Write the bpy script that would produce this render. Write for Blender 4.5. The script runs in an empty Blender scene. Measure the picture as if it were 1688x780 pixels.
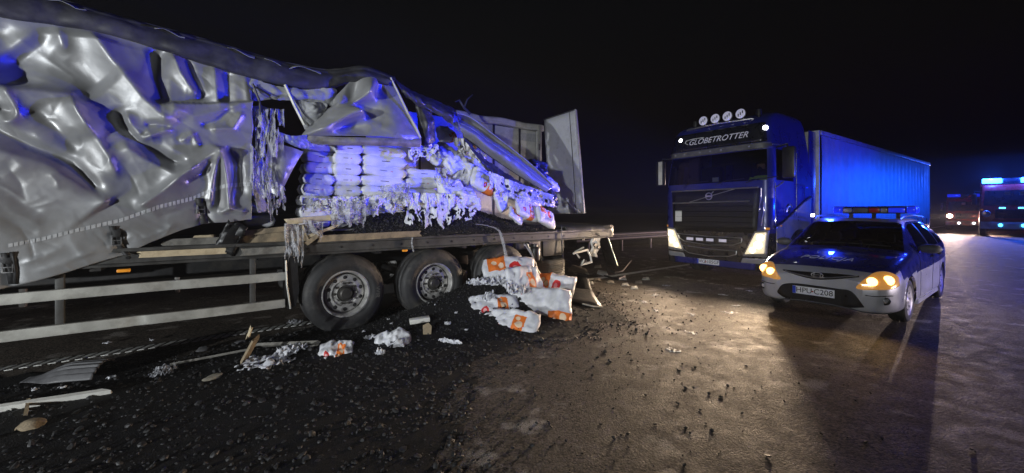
import bpy, bmesh, math, random
import numpy as np
from mathutils import Vector, Matrix, noise
from mathutils.bvhtree import BVHTree
from mathutils.geometry import tessellate_polygon
random.seed(7); np.random.seed(7)
R = math.radians
SC = bpy.context.scene
COL = SC.collection

# ------------------------------------------------------------------ camera
F, CX, HY, EYE = 660.0, 844.0, 349.0, 1.6          # focal length and horizon in photo pixels, eye height in metres
cam_data = bpy.data.cameras.new('camera'); cam = bpy.data.objects.new('camera', cam_data); COL.objects.link(cam)
cam.location = (0, 0, EYE); cam.rotation_euler = (R(90), 0, 0)
cam_data.sensor_width = 36; cam_data.lens = 36 * F / 1688; cam_data.shift_y = -(390 - HY) / 1688
cam_data.clip_end = 2000; cam_data.clip_start = 0.05
SC.camera = cam

# ------------------------------------------------------------------ night sky
world = bpy.data.worlds.new('World'); SC.world = world; world.use_nodes = True
wn = world.node_tree; wn.nodes.clear()
sky = wn.nodes.new('ShaderNodeTexSky'); sky.sky_type = 'NISHITA'; sky.sun_disc = False
sky.sun_elevation = R(-4); sky.sun_rotation = R(200)
bg = wn.nodes.new('ShaderNodeBackground'); bg.inputs['Strength'].default_value = 0.12
wo = wn.nodes.new('ShaderNodeOutputWorld')
wn.links.new(sky.outputs[0], bg.inputs[0]); wn.links.new(bg.outputs[0], wo.inputs[0])

# ------------------------------------------------------------------ lamps standing outside the frame
def lamp(name, kind, loc, color, power, aim=None, size=0.08, angle=60, blend=0.6, scale=None):
    d = bpy.data.lights.new(name, kind); d.color = color; d.energy = power; d.shadow_soft_size = size
    o = bpy.data.objects.new(name, d); COL.objects.link(o); o.location = loc
    if kind == 'SPOT': d.spot_size = R(angle); d.spot_blend = blend
    if aim is not None: o.rotation_euler = (Vector(aim) - Vector(loc)).to_track_quat('-Z', 'Y').to_euler()
    if scale: o.scale = scale
    return o
# headlights of a rescue vehicle standing behind the photographer, turned to the wreck
lamp('rescue_vehicle_headlight', 'SPOT', (-6.6, -5.4, 1.1), (0.93, 0.97, 1.0), 3300, (-3.4, 5.4, 1.7), 0.08, 60, 0.85)
lamp('rescue_vehicle_floodlight', 'SPOT', (-4.2, -6.0, 2.9), (0.93, 0.97, 1.0), 2300, (2.0, 7.8, 2.2), 0.12, 44, 0.9)
# beacon of a patrol vehicle standing right of the frame
lamp('patrol_beacon', 'SPOT', (15.5, 4.5, 1.9), (0.0, 0.085, 1.0), 9500, (12.6, 12.9, 2.2), 0.1, 120, 1.0, (1.0, 0.10, 1.0))
lamp('patrol_beacon', 'SPOT', (15.5, 4.3, 1.9), (0.0, 0.008, 1.0), 2600, (7.5, 9.5, 2.6), 0.1, 70, 1.0)  # second, wider blue spot added to brighten the lorry cab
lamp('patrol_headlight', 'SPOT', (14.0, 0.6, 0.85), (1.0, 0.86, 0.90), 3300, (6.7, 6.5, 0.55), 0.08, 27, 0.9)

vs = SC.view_settings; vs.view_transform = 'Standard'; vs.look = 'None'; vs.gamma = 1; vs.exposure = 0; vs.use_curve_mapping = False
SC.cycles.use_denoising = True; SC.cycles.max_bounces = 8; SC.cycles.transparent_max_bounces = 12
SC.cycles.sample_clamp_indirect = 4
try: SC.cycles.denoiser = 'OPENIMAGEDENOISE'
except Exception: pass

# ------------------------------------------------------------------ materials
MATS = {}
def mat(name, base, rough=0.5, metal=0.0, var=0.0, vscale=4.0, bump=0.0, bscale=30.0, emit=None, estr=0.0, coat=0.0, spec=0.5, dirt=None, dscale=2.0, damt=0.5):
    m = bpy.data.materials.new(name); m.use_nodes = True; nt = m.node_tree; p = nt.nodes['Principled BSDF']
    p.inputs['Base Color'].default_value = (*base, 1); p.inputs['Roughness'].default_value = rough; p.inputs['Metallic'].default_value = metal
    p.inputs['Coat Weight'].default_value = coat; p.inputs['Specular IOR Level'].default_value = spec
    tc = nt.nodes.new('ShaderNodeTexCoord'); L = nt.links.new
    colour = None
    if var or dirt:
        n = nt.nodes.new('ShaderNodeTexNoise'); n.inputs['Scale'].default_value = vscale; n.inputs['Detail'].default_value = 6
        n.inputs['Roughness'].default_value = 0.65
        L(tc.outputs['Object'], n.inputs['Vector'])
        mr = nt.nodes.new('ShaderNodeMapRange'); mr.inputs[1].default_value = 0.3; mr.inputs[2].default_value = 0.7
        mr.inputs[3].default_value = 1 - var; mr.inputs[4].default_value = 1 + var
        L(n.outputs[0], mr.inputs[0])
        mx = nt.nodes.new('ShaderNodeVectorMath'); mx.operation = 'SCALE'; mx.inputs[0].default_value = base
        L(mr.outputs[0], mx.inputs['Scale']); colour = mx.outputs[0]
        rr = nt.nodes.new('ShaderNodeMapRange'); rr.inputs[1].default_value = 0.3; rr.inputs[2].default_value = 0.7
        rr.inputs[3].default_value = max(rough - 0.12, 0.02); rr.inputs[4].default_value = min(rough + 0.15, 1)
        L(n.outputs[0], rr.inputs[0]); L(rr.outputs[0], p.inputs['Roughness'])
    if dirt:
        n2 = nt.nodes.new('ShaderNodeTexNoise'); n2.inputs['Scale'].default_value = dscale; n2.inputs['Detail'].default_value = 8; n2.inputs['Roughness'].default_value = 0.7
        L(tc.outputs['Object'], n2.inputs['Vector'])
        m2 = nt.nodes.new('ShaderNodeMapRange'); m2.inputs[1].default_value = 0.48; m2.inputs[2].default_value = 0.68; m2.inputs[4].default_value = damt
        L(n2.outputs[0], m2.inputs[0])
        mm = nt.nodes.new('ShaderNodeMix'); mm.data_type = 'RGBA'; mm.inputs[7].default_value = (*dirt, 1)
        L(m2.outputs[0], mm.inputs[0]); L(colour, mm.inputs[6]); colour = mm.outputs[2]
    if colour is not None: L(colour, p.inputs['Base Color'])
    if bump:
        b = nt.nodes.new('ShaderNodeBump'); b.inputs['Strength'].default_value = bump; b.inputs['Distance'].default_value = 0.01
        n3 = nt.nodes.new('ShaderNodeTexNoise'); n3.inputs['Scale'].default_value = bscale; n3.inputs['Detail'].default_value = 5
        L(tc.outputs['Object'], n3.inputs['Vector']); L(n3.outputs[0], b.inputs['Height']); L(b.outputs[0], p.inputs['Normal'])
    if emit:
        p.inputs['Emission Color'].default_value = (*emit, 1); p.inputs['Emission Strength'].default_value = estr
    MATS[name] = m
    return m
def glass(name, tint, rough=0.03, opacity=0.35):
    m = bpy.data.materials.new(name); m.use_nodes = True; nt = m.node_tree; nt.nodes.clear()
    o = nt.nodes.new('ShaderNodeOutputMaterial'); t = nt.nodes.new('ShaderNodeBsdfTransparent'); t.inputs[0].default_value = (*tint, 1)
    g = nt.nodes.new('ShaderNodeBsdfGlossy'); g.inputs['Roughness'].default_value = rough
    fr = nt.nodes.new('ShaderNodeFresnel'); fr.inputs[0].default_value = 1.5
    mx = nt.nodes.new('ShaderNodeMixShader')
    nt.links.new(fr.outputs[0], mx.inputs[0]); nt.links.new(t.outputs[0], mx.inputs[1]); nt.links.new(g.outputs[0], mx.inputs[2]); nt.links.new(mx.outputs[0], o.inputs[0])
    MATS[name] = m; return m

mat('tarp', (0.265, 0.27, 0.275), 0.39, 0.18, 0.14, 3.0, 0.10, 150, dirt=(0.20, 0.19, 0.18), dscale=1.3, damt=0.5, spec=0.6)
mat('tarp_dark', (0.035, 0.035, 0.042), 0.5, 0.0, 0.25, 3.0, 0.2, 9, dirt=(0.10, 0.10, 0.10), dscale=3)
mat('tarp_blue_lit', (0.16, 0.18, 0.42), 0.42, 0.0, 0.2, 3.0, 0.1, 40)  # tarpaulin with the blue beacon light put into its colour
mat('tarp_back', (0.30, 0.31, 0.32), 0.55, 0.0, 0.15, 3.0, 0.1, 60, dirt=(0.12, 0.11, 0.10), dscale=3)
mat('reflective', (0.45, 0.46, 0.47), 0.35, 0.0, 0.2, 20)
mat('rubber', (0.022, 0.022, 0.023), 0.62, 0.0, 0.3, 6, 0.15, 60, dirt=(0.11, 0.10, 0.085), dscale=3.2, damt=0.6)
mat('tread', (0.10, 0.097, 0.088), 0.75, 0.0, 0.3, 6, 0.3, 40)
mat('strap', (0.012, 0.012, 0.013), 0.6, 0, 0.2, 30, 0.2, 120)
mat('black_metal', (0.02, 0.02, 0.021), 0.5, 0.3, 0.3, 6, 0.1, 30, dirt=(0.08, 0.072, 0.06), dscale=4)
mat('frame_metal', (0.075, 0.075, 0.072), 0.55, 0.3, 0.35, 5, 0.15, 30, dirt=(0.045, 0.04, 0.035), dscale=4, damt=0.8)
mat('aluminium', (0.47, 0.47, 0.43), 0.5, 0.35, 0.15, 4, 0.05, 80, dirt=(0.2, 0.19, 0.16), dscale=5)
mat('rim_metal', (0.50, 0.49, 0.47), 0.42, 0.45, 0.3, 8, 0.1, 60, dirt=(0.07, 0.06, 0.05), dscale=9, damt=0.5)
mat('hub_dark', (0.07, 0.066, 0.06), 0.5, 0.5, 0.3, 12, 0.2, 60)
mat('steel_bright', (0.55, 0.55, 0.55), 0.3, 0.9, 0.2, 14)
mat('panel_white', (0.60, 0.60, 0.56), 0.6, 0, 0.1, 2, 0.03, 40, dirt=(0.2, 0.18, 0.15), dscale=2.6, damt=0.6)
mat('door_grey', (0.52, 0.53, 0.55), 0.55, 0, 0.12, 3, 0.05, 60, dirt=(0.17, 0.16, 0.15), dscale=3, damt=0.6)
mat('wood', (0.30, 0.235, 0.15), 0.75, 0, 0.3, 8, 0.3, 60, dirt=(0.10, 0.085, 0.065), dscale=6, damt=0.7)
mat('wood_pale', (0.60, 0.50, 0.33), 0.7, 0, 0.15, 8, 0.2, 60, dirt=(0.3, 0.22, 0.13), dscale=9, damt=0.5)
mat('wood_grey', (0.22, 0.21, 0.185), 0.8, 0, 0.3, 8, 0.3, 60, dirt=(0.06, 0.055, 0.05), dscale=6, damt=0.7)
mat('coal', (0.016, 0.016, 0.017), 0.55, 0, 0.4, 40, 0.3, 200, spec=0.6)
mat('coal_dust', (0.011, 0.011, 0.0115), 0.85, 0, 0.4, 30, 0.8, 90, spec=0.25)
mat('film', (0.55, 0.56, 0.60), 0.28, 0, 0.2, 9, 0.5, 40, spec=0.7)
def see_through(m, amount):
    nt = m.node_tree; p = nt.nodes['Principled BSDF']; o = [n for n in nt.nodes if n.type == 'OUTPUT_MATERIAL'][0]; t = nt.nodes.new('ShaderNodeBsdfTransparent'); x = nt.nodes.new('ShaderNodeMixShader'); x.inputs[0].default_value = amount
    nt.links.new(p.outputs[0], x.inputs[1]); nt.links.new(t.outputs[0], x.inputs[2]); nt.links.new(x.outputs[0], o.inputs[0])
see_through(MATS['film'], 0.6)
mat('print_orange', (0.74, 0.17, 0.03), 0.5, 0, 0.1, 20); mat('print_red', (0.6, 0.03, 0.03), 0.5, 0, 0.1, 20)
mat('bag_inside', (0.05, 0.05, 0.05), 0.7)
mat('black_plastic', (0.016, 0.016, 0.017), 0.4, 0, 0.3, 8, 0.15, 60)
mat('grey_plastic', (0.10, 0.10, 0.105), 0.5, 0, 0.3, 8, 0.1, 60)
mat('white_plastic', (0.66, 0.65, 0.60), 0.45, 0, 0.15, 12, 0.1, 60)
mat('stone', (0.30, 0.27, 0.21), 0.8, 0, 0.3, 12, 0.4, 40)
mat('amber', (0.85, 0.32, 0.03), 0.3, 0, emit=(1, 0.42, 0.04), estr=0.12)
mat('red_lens', (0.4, 0.01, 0.01), 0.25)
mat('galvanised', (0.33, 0.32, 0.30), 0.55, 0.4, 0.2, 5, 0.05, 60)
mat('paint_line', (0.72, 0.72, 0.68), 0.6, 0, 0.2, 14, 0.2, 80, dirt=(0.16, 0.155, 0.15), dscale=12, damt=0.8)
mat('bark', (0.05, 0.042, 0.034), 0.9, 0, 0.3, 8, 0.6, 30)
mat('earth', (0.035, 0.036, 0.022), 0.95, 0, 0.5, 0.8, 0.8, 12)
# vehicles
mat('cab_blue', (0.014, 0.020, 0.17), 0.32, 0.1, 0.12, 3, coat=0.6)
mat('cab_silver', (0.40, 0.38, 0.38), 0.34, 0.35, 0.1, 3, coat=0.5, dirt=(0.2, 0.17, 0.15), dscale=4)
mat('cab_dark', (0.010, 0.011, 0.016), 0.3, 0, 0.2, 6, coat=0.6)
mat('chrome', (0.78, 0.78, 0.80), 0.28, 0.9)
mat('lens_hot', (0.9, 0.9, 0.8), 0.2, emit=(1.0, 0.90, 0.66), estr=14)
mat('lens_glow', (0.8, 0.8, 0.7), 0.15, emit=(1.0, 0.80, 0.46), estr=0.8)
mat('sign_glow', (0.6, 0.6, 0.68), 0.3, 0, emit=(0.72, 0.72, 1.0), estr=0.10)
mat('lens_clear', (0.55, 0.57, 0.62), 0.08, 0.6)
mat('lens_lit', (0.6, 0.6, 0.7), 0.15, 0.5, emit=(0.75, 0.75, 1.0), estr=0.30)
mat('marker_hot', (0.9, 0.9, 0.9), 0.2, emit=(0.95, 0.95, 1.0), estr=9)
mat('car_hot', (0.9, 0.7, 0.4), 0.2, emit=(1.0, 0.52, 0.14), estr=6)
mat('car_lamp', (0.62, 0.40, 0.16), 0.15, 0.4, emit=(1.0, 0.42, 0.07), estr=0.32)
mat('car_silver', (0.50, 0.51, 0.54), 0.36, 0.3, 0.03, 4, coat=0.6)
mat('car_blue', (0.008, 0.013, 0.16), 0.30, 0.15, 0.06, 4, coat=1.0)
mat('car_black', (0.008, 0.008, 0.009), 0.35, 0, 0.1, 10)
mat('seat', (0.02, 0.02, 0.022), 0.9)
mat('plate_white', (0.78, 0.79, 0.82), 0.4, emit=(0.6, 0.62, 0.75), estr=0.0)
mat('plate_blue', (0.01, 0.05, 0.5), 0.4)
mat('print_black', (0.01, 0.01, 0.015), 0.5)
mat('grille_dark', (0.005, 0.005, 0.008), 0.55, 0, 0.2, 8)
mat('print_white', (0.82, 0.83, 0.85), 0.45)
mat('paper_white', (0.75, 0.75, 0.72), 0.8)
mat('beacon_blue', (0.01, 0.03, 0.6), 0.15, emit=(0.01, 0.03, 1.0), estr=0.55)
mat('beacon_hot', (0.1, 0.3, 0.9), 0.15, emit=(0.05, 0.40, 1.0), estr=9.0)
mat('trailer_cover', (0.46, 0.49, 0.52), 0.5, 0, 0.10, 2, 0.12, 8, dirt=(0.26, 0.27, 0.28), dscale=3, damt=0.5)
mat('engine_red', (0.30, 0.018, 0.015), 0.3, 0, 0.1, 4, coat=0.8)
mat('hi_vis', (0.55, 0.80, 0.06), 0.8, emit=(0.45, 0.75, 0.05), estr=0.03)
mat('skin', (0.45, 0.27, 0.20), 0.6)
mat('hair', (0.03, 0.02, 0.015), 0.8)
mat('cloth_dark', (0.02, 0.022, 0.03), 0.9)
glass('glass_dark', (0.30, 0.31, 0.33)); glass('glass_clear', (0.75, 0.77, 0.78)); 

def bag_material(name, band, circles, base=(0.70, 0.71, 0.74), orange=(0.80, 0.20, 0.03), marks=()):
    """white woven bag with flat print: an orange block, pale and red discs, a dark slit (UV space of the bag)"""
    m = mat(name, base, 0.45, 0, 0.10, 9, 0.25, 24); nt = m.node_tree; p = nt.nodes['Principled BSDF']; L = nt.links.new
    uv = nt.nodes.new('ShaderNodeUVMap'); uv.uv_map = 'UVMap'; sp = nt.nodes.new('ShaderNodeSeparateXYZ'); L(uv.outputs[0], sp.inputs[0])
    def M(op, a, b=None):
        n = nt.nodes.new('ShaderNodeMath'); n.operation = op
        for i, q in enumerate((a, b)):
            if q is None: continue
            if isinstance(q, (int, float)): n.inputs[i].default_value = q
            else: L(q, n.inputs[i])
        return n.outputs[0]
    def box(x0, x1, y0, y1):
        a = M('MULTIPLY', M('GREATER_THAN', sp.outputs[0], x0), M('LESS_THAN', sp.outputs[0], x1))
        b = M('MULTIPLY', M('GREATER_THAN', sp.outputs[1], y0), M('LESS_THAN', sp.outputs[1], y1))
        return M('MULTIPLY', a, b)
    def disc(cx, cy, r, asp=1.6):
        dx = M('MULTIPLY', M('SUBTRACT', sp.outputs[0], cx), asp); dy = M('SUBTRACT', sp.outputs[1], cy)
        return M('LESS_THAN', M('ADD', M('MULTIPLY', dx, dx), M('MULTIPLY', dy, dy)), r * r)
    col = p.inputs['Base Color'].links[0].from_socket
    def over(col, mask, c):
        mm = nt.nodes.new('ShaderNodeMix'); mm.data_type = 'RGBA'; mm.inputs[7].default_value = (*c, 1); L(mask, mm.inputs[0]); L(col, mm.inputs[6]); return mm.outputs[2]
    if band: col = over(col, box(*band), orange)
    for (cx, cy, r, c) in circles: col = over(col, disc(cx, cy, r), c)
    for (x0, x1, y0, y1, c) in marks: col = over(col, box(x0, x1, y0, y1), c)
    L(col, p.inputs['Base Color']); return m
RED = (0.62, 0.03, 0.03); PALE = (0.86, 0.66, 0.46); ORG = (0.78, 0.17, 0.03)
bag_material('bag_plain', None, [(0.62, 0.5, 0.045, RED), (0.62, 0.5, 0.028, (0.7, 0.6, 0.6))], marks=[(0.36, 0.52, 0.48, 0.52, (0.02, 0.02, 0.03))])
bag_material('bag_slit', None, [], marks=[(0.42, 0.60, 0.46, 0.52, (0.02, 0.02, 0.03))])
bag_material('bag_orange', (0.55, 0.76, 0.0, 0.82), [(0.64, 0.28, 0.09, PALE), (0.67, 0.55, 0.10, PALE), (0.62, 0.72, 0.06, PALE), (0.30, 0.35, 0.12, RED), (0.30, 0.35, 0.06, (0.8, 0.4, 0.4))])
bag_material('bag_corner', (0.62, 1.1, 0.0, 0.42), [(0.72, 0.18, 0.09, PALE), (0.86, 0.30, 0.09, PALE), (0.50, 0.2, 0.11, RED), (0.50, 0.2, 0.05, (0.8, 0.4, 0.4))])
bag_material('bag_red', (0.10, 0.42, 0.55, 1.1), [(0.22, 0.8, 0.08, PALE), (0.34, 0.7, 0.08, PALE), (0.60, 0.62, 0.19, RED), (0.60, 0.62, 0.08, (0.8, 0.3, 0.3))])

# ------------------------------------------------------------------ mesh helpers
class MB:
    def __init__(s): s.v = []; s.f = []; s.uv = None
    def add(s, v, f):
        o = len(s.v); s.v += [tuple(p) for p in v]; s.f += [tuple(i + o for i in q) for q in f]; return s
    def box(s, x0, x1, y0, y1, z0, z1, M=None, b=0.0):
        bm = bmesh.new(); bmesh.ops.create_cube(bm, size=1)
        for v in bm.verts: v.co = Vector(((x0 + x1) / 2 + v.co.x * (x1 - x0), (y0 + y1) / 2 + v.co.y * (y1 - y0), (z0 + z1) / 2 + v.co.z * (z1 - z0)))
        if b: bmesh.ops.bevel(bm, geom=list(bm.edges), offset=b, segments=2, affect='EDGES', profile=0.5)
        return s.bm(bm, M)
    def bm(s, bm, M=None):
        bm.verts.ensure_lookup_table(); bm.verts.index_update()
        v = [(M @ q.co if M else q.co.copy()) for q in bm.verts]; f = [[q.index for q in p.verts] for p in bm.faces]; bm.free()
        return s.add(v, f)
    def tube(s, pts, r, n=8, caps=True):
        pts = [Vector(p) for p in pts]; rs = r if isinstance(r, (list, tuple)) else [r] * len(pts)
        v = []; f = []; up = None
        for i, p in enumerate(pts):
            t = (pts[min(i + 1, len(pts) - 1)] - pts[max(i - 1, 0)]).normalized()
            if up is None: up = Vector((0, 0, 1)) if abs(t.z) < 0.9 else Vector((1, 0, 0))
            a = t.cross(up).normalized(); up = a.cross(t).normalized()
            for k in range(n): v.append(p + (a * math.cos(2 * math.pi * k / n) + up * math.sin(2 * math.pi * k / n)) * rs[i])
        for i in range(len(pts) - 1):
            for k in range(n): f.append((i * n + k, i * n + (k + 1) % n, (i + 1) * n + (k + 1) % n, (i + 1) * n + k))
        if caps: f.append(tuple(range(n))[::-1]); f.append(tuple(range((len(pts) - 1) * n, len(pts) * n)))
        return s.add(v, f)
    def lathe(s, prof, c, axis='y', n=40, a0=0, closed=False):
        """prof: (radius, offset along axis)"""
        v = []; f = []; m = len(prof)
        for k in range(n):
            a = 2 * math.pi * k / n + a0; ca, sa = math.cos(a), math.sin(a)
            for r, o in prof:
                if axis == 'y': v.append((c[0] + r * ca, c[1] + o, c[2] + r * sa))
                elif axis == 'x': v.append((c[0] + o, c[1] + r * ca, c[2] + r * sa))
                else: v.append((c[0] + r * ca, c[1] + r * sa, c[2] + o))
        for k in range(n):
            k2 = (k + 1) % n
            for j in range(m - 1): f.append((k * m + j, k2 * m + j, k2 * m + j + 1, k * m + j + 1))
        return s.add(v, f)
    def prism(s, poly, axis, a, b):
        """poly of 2D points extruded along an axis from a to b; 2D axes are the remaining two in order"""
        n = len(poly)
        def P(q, o): return {'x': (o, q[0], q[1]), 'y': (q[0], o, q[1]), 'z': (q[0], q[1], o)}[axis]
        v = [P(q, a) for q in poly] + [P(q, b) for q in poly]
        f = [tuple(range(n))[::-1], tuple(range(n, 2 * n))] + [(i, (i + 1) % n, n + (i + 1) % n, n + i) for i in range(n)]
        return s.add(v, f)
    def grid(s, P):
        """P: 2D list of points"""
        n, m = len(P), len(P[0]); v = [p for r in P for p in r]
        return s.add(v, [(i * m + j, i * m + j + 1, (i + 1) * m + j + 1, (i + 1) * m + j) for i in range(n - 1) for j in range(m - 1)])
    def build(s, name, m, parent=None, smooth=True, angle=40, solid=0.0, fix=True):
        me = bpy.data.meshes.new(name); me.from_pydata([tuple(p) for p in s.v], [], s.f); 
        if fix:
            bm = bmesh.new(); bm.from_mesh(me); bmesh.ops.recalc_face_normals(bm, faces=bm.faces); bm.to_mesh(me); bm.free()
        for mm in (m if isinstance(m, (list, tuple)) else [m]): me.materials.append(MATS[mm])
        if smooth:
            me.polygons.foreach_set('use_smooth', [True] * len(me.polygons)); me.update()
            if angle < 180: me.set_sharp_from_angle(angle=R(angle))
        o = bpy.data.objects.new(name, me); COL.objects.link(o); o.parent = parent
        if solid:
            md = o.modifiers.new('thickness', 'SOLIDIFY'); md.thickness = solid; md.offset = 0
        return o
def tag(o, label=None, cat=None, group=None, kind=None):
    if label: o['label'] = label
    if cat: o['category'] = cat
    if group: o['group'] = group
    if kind: o['kind'] = kind
    return o
def empty(name, loc=(0, 0, 0), rz=0, label=None, cat=None, group=None):
    o = bpy.data.objects.new(name, None); COL.objects.link(o); o.location = loc; o.rotation_euler = (0, 0, rz); o.empty_display_size = 0.3
    return tag(o, label, cat, group)
def text_mesh(s, size, depth=0.0, shear=0.0, spacing=1.0, bold=0.0):
    cu = bpy.data.curves.new('txt', 'FONT'); cu.body = s; cu.size = size; cu.extrude = depth; cu.shear = shear; cu.align_x = 'CENTER'; cu.align_y = 'CENTER'
    cu.space_character = spacing; cu.offset = bold; cu.resolution_u = 3
    o = bpy.data.objects.new('txt', cu); COL.objects.link(o); bpy.context.view_layer.update()
    dg = bpy.context.evaluated_depsgraph_get(); me = bpy.data.meshes.new_from_object(o.evaluated_get(dg))
    v = [q.co.copy() for q in me.vertices]; f = [tuple(p.vertices) for p in me.polygons]
    bpy.data.objects.remove(o); bpy.data.meshes.remove(me); return v, f
def lettering(name, s, size, fn, m, parent, depth=0.0015, **k):
    """text laid on a surface: fn maps the flat (u, v, w) of the text to a point"""
    v, f = text_mesh(s, size, depth, **k); b = MB(); b.add([fn(p) for p in v], f); return b.build(name, m, parent, smooth=False, fix=False)
def smooth01(x): x = min(max(x, 0), 1); return x * x * (3 - 2 * x)
def lerp(a, b, t): return a + (b - a) * t
def polyat(pts, x):
    for i in range(len(pts) - 1):
        if x <= pts[i + 1][0] or i == len(pts) - 2:
            t = (x - pts[i][0]) / (pts[i + 1][0] - pts[i][0]); return lerp(pts[i][1], pts[i + 1][1], t)
def catmull(P, n):
    """resample a list of points (tuples) to n points by Catmull-Rom"""
    P = np.array(P, float); k = len(P); out = []
    for i in range(n):
        t = i / (n - 1) * (k - 1); j = min(int(t), k - 2); u = t - j
        p0, p1, p2, p3 = P[max(j - 1, 0)], P[j], P[j + 1], P[min(j + 2, k - 1)]
        out.append(0.5 * (2 * p1 + (p2 - p0) * u + (2 * p0 - 5 * p1 + 4 * p2 - p3) * u * u + (3 * p1 - p0 - 3 * p2 + p3) * u ** 3))
    return np.array(out)

class Frame:
    """a vehicle's own axes: x runs back along it, y away from the road's middle, origin on the ground"""
    def __init__(s, O, deg):
        s.O = np.array(O, float); s.phi = R(deg); s.d = np.array([math.cos(s.phi), math.sin(s.phi)]); s.n = np.array([-s.d[1], s.d[0]]); s.c = (-s.O @ s.d, -s.O @ s.n)
    def r(s, px, py): v = np.array([(px - CX) / F, 1.0]); return v @ s.d, v @ s.n, (HY - py) / F
    def y(s, px, py, y=0.0): a, b, c = s.r(px, py); k = (y - s.c[1]) / b; return Vector((s.c[0] + k * a, y, EYE + k * c))
    def x(s, px, py, x=0.0): a, b, c = s.r(px, py); k = (x - s.c[0]) / a; return Vector((x, s.c[1] + k * b, EYE + k * c))
    def w(s, x, y, z=0.0): p = s.O + s.d * x + s.n * y; return Vector((p[0], p[1], z))
    def loc(s, p): q = np.array([p[0], p[1]]) - s.O; return Vector((q @ s.d, q @ s.n, p[2]))
def G(px, py, z=0.0): Z = F * (EYE - z) / (py - HY); return Vector(((px - CX) / F * Z, Z, z))
TR = Frame((-2.197, 5.33), 37.2)       # wrecked trailer: near side plane y = 0, first visible axle x = 0
TK = Frame((5.31, 8.19), 34.5)         # oncoming lorry: near front corner
CAR = Frame((5.07, 5.26), 36.5)        # patrol car: near front corner
# ================================================================== the setting
def asphalt():
    m = bpy.data.materials.new('asphalt'); m.use_nodes = True; nt = m.node_tree; p = nt.nodes['Principled BSDF']; L = nt.links.new
    tc = nt.nodes.new('ShaderNodeTexCoord')
    def N(scale, det=4, rough=0.6, kind='ShaderNodeTexNoise'):
        n = nt.nodes.new(kind); n.inputs['Scale'].default_value = scale
        if kind == 'ShaderNodeTexNoise': n.inputs['Detail'].default_value = det; n.inputs['Roughness'].default_value = rough
        L(tc.outputs['Object'], n.inputs['Vector']); return n
    def MR(src, a, b, c, d):
        n = nt.nodes.new('ShaderNodeMapRange'); n.inputs[1].default_value = a; n.inputs[2].default_value = b; n.inputs[3].default_value = c; n.inputs[4].default_value = d; L(src, n.inputs[0]); return n.outputs[0]
    big = N(0.5, 5); mid = N(5, 5); fine = N(95, 3, 0.8); vor = N(62, kind='ShaderNodeTexVoronoi')
    cr = nt.nodes.new('ShaderNodeValToRGB'); cr.color_ramp.elements[0].color = (0.006, 0.0055, 0.005, 1); cr.color_ramp.elements[1].color = (0.24, 0.20, 0.16, 1)
    cr.color_ramp.elements[0].position = 0.30; cr.color_ramp.elements[1].position = 0.95  # stone tones; raised contrast paints in the grain's shadows and sparkle
    add = nt.nodes.new('ShaderNodeMath'); add.operation = 'MULTIPLY_ADD'; sepc = nt.nodes.new('ShaderNodeSeparateColor'); L(vor.outputs['Color'], sepc.inputs[0]); av = nt.nodes.new('ShaderNodeMath'); av.operation = 'ADD'; L(sepc.outputs[0], av.inputs[0]); L(fine.outputs[0], av.inputs[1]); L(av.outputs[0], add.inputs[0]); add.inputs[1].default_value = 0.40; L(MR(big.outputs[0], 0.3, 0.7, 0.0, 0.28), add.inputs[2]); L(add.outputs[0], cr.inputs[0])
    # pale flecks: dried slush, trodden plastic and blotches of light painted on the carriageway
    fl = N(2.6, 7, 0.62); fl2 = N(0.55, 2)
    a = MR(fl.outputs[0], 0.555, 0.635, 0, 1); b = MR(fl2.outputs[0], 0.41, 0.53, 0, 1); c = MR(fine.outputs[0], 0.40, 0.55, 0, 1)
    mu = nt.nodes.new('ShaderNodeMath'); mu.operation = 'MULTIPLY'; L(a, mu.inputs[0]); L(b, mu.inputs[1]); mu2 = nt.nodes.new('ShaderNodeMath'); mu2.operation = 'MULTIPLY'; L(mu.outputs[0], mu2.inputs[0]); L(c, mu2.inputs[1])
    mx = nt.nodes.new('ShaderNodeMix'); mx.data_type = 'RGBA'; mx.inputs[7].default_value = (0.50, 0.47, 0.43, 1); L(mu2.outputs[0], mx.inputs[0]); L(cr.outputs[0], mx.inputs[6]); L(mx.outputs[2], p.inputs['Base Color'])
    L(MR(mid.outputs[0], 0.3, 0.7, 0.58, 0.80), p.inputs['Roughness']); p.inputs['Specular IOR Level'].default_value = 0.22
    h = nt.nodes.new('ShaderNodeMath'); h.operation = 'MULTIPLY_ADD'; L(vor.outputs[0], h.inputs[0]); h.inputs[1].default_value = -0.9; L(fine.outputs[0], h.inputs[2])
    bp = nt.nodes.new('ShaderNodeBump'); bp.inputs['Strength'].default_value = 0.9; bp.inputs['Distance'].default_value = 0.004; L(h.outputs[0], bp.inputs['Height']); L(bp.outputs[0], p.inputs['Normal'])
    MATS['asphalt'] = m
asphalt()
# one road sheet, earth beyond the rail (kept in trailer axes: x along the road)
def strip(name, m, x0, x1, y0, y1, z):
    b = MB(); c = [TR.w(x0, y0, z), TR.w(x1, y0, z), TR.w(x1, y1, z), TR.w(x0, y1, z)]; b.add(c, [(0, 1, 2, 3)]); return tag(b.build(name, m, None, smooth=False), kind='structure')
strip('ground', 'earth', -300, 400, -200, 300, -0.03)
strip('road', 'asphalt', -300, 400, -16, 6.1, 0.0)
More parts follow.
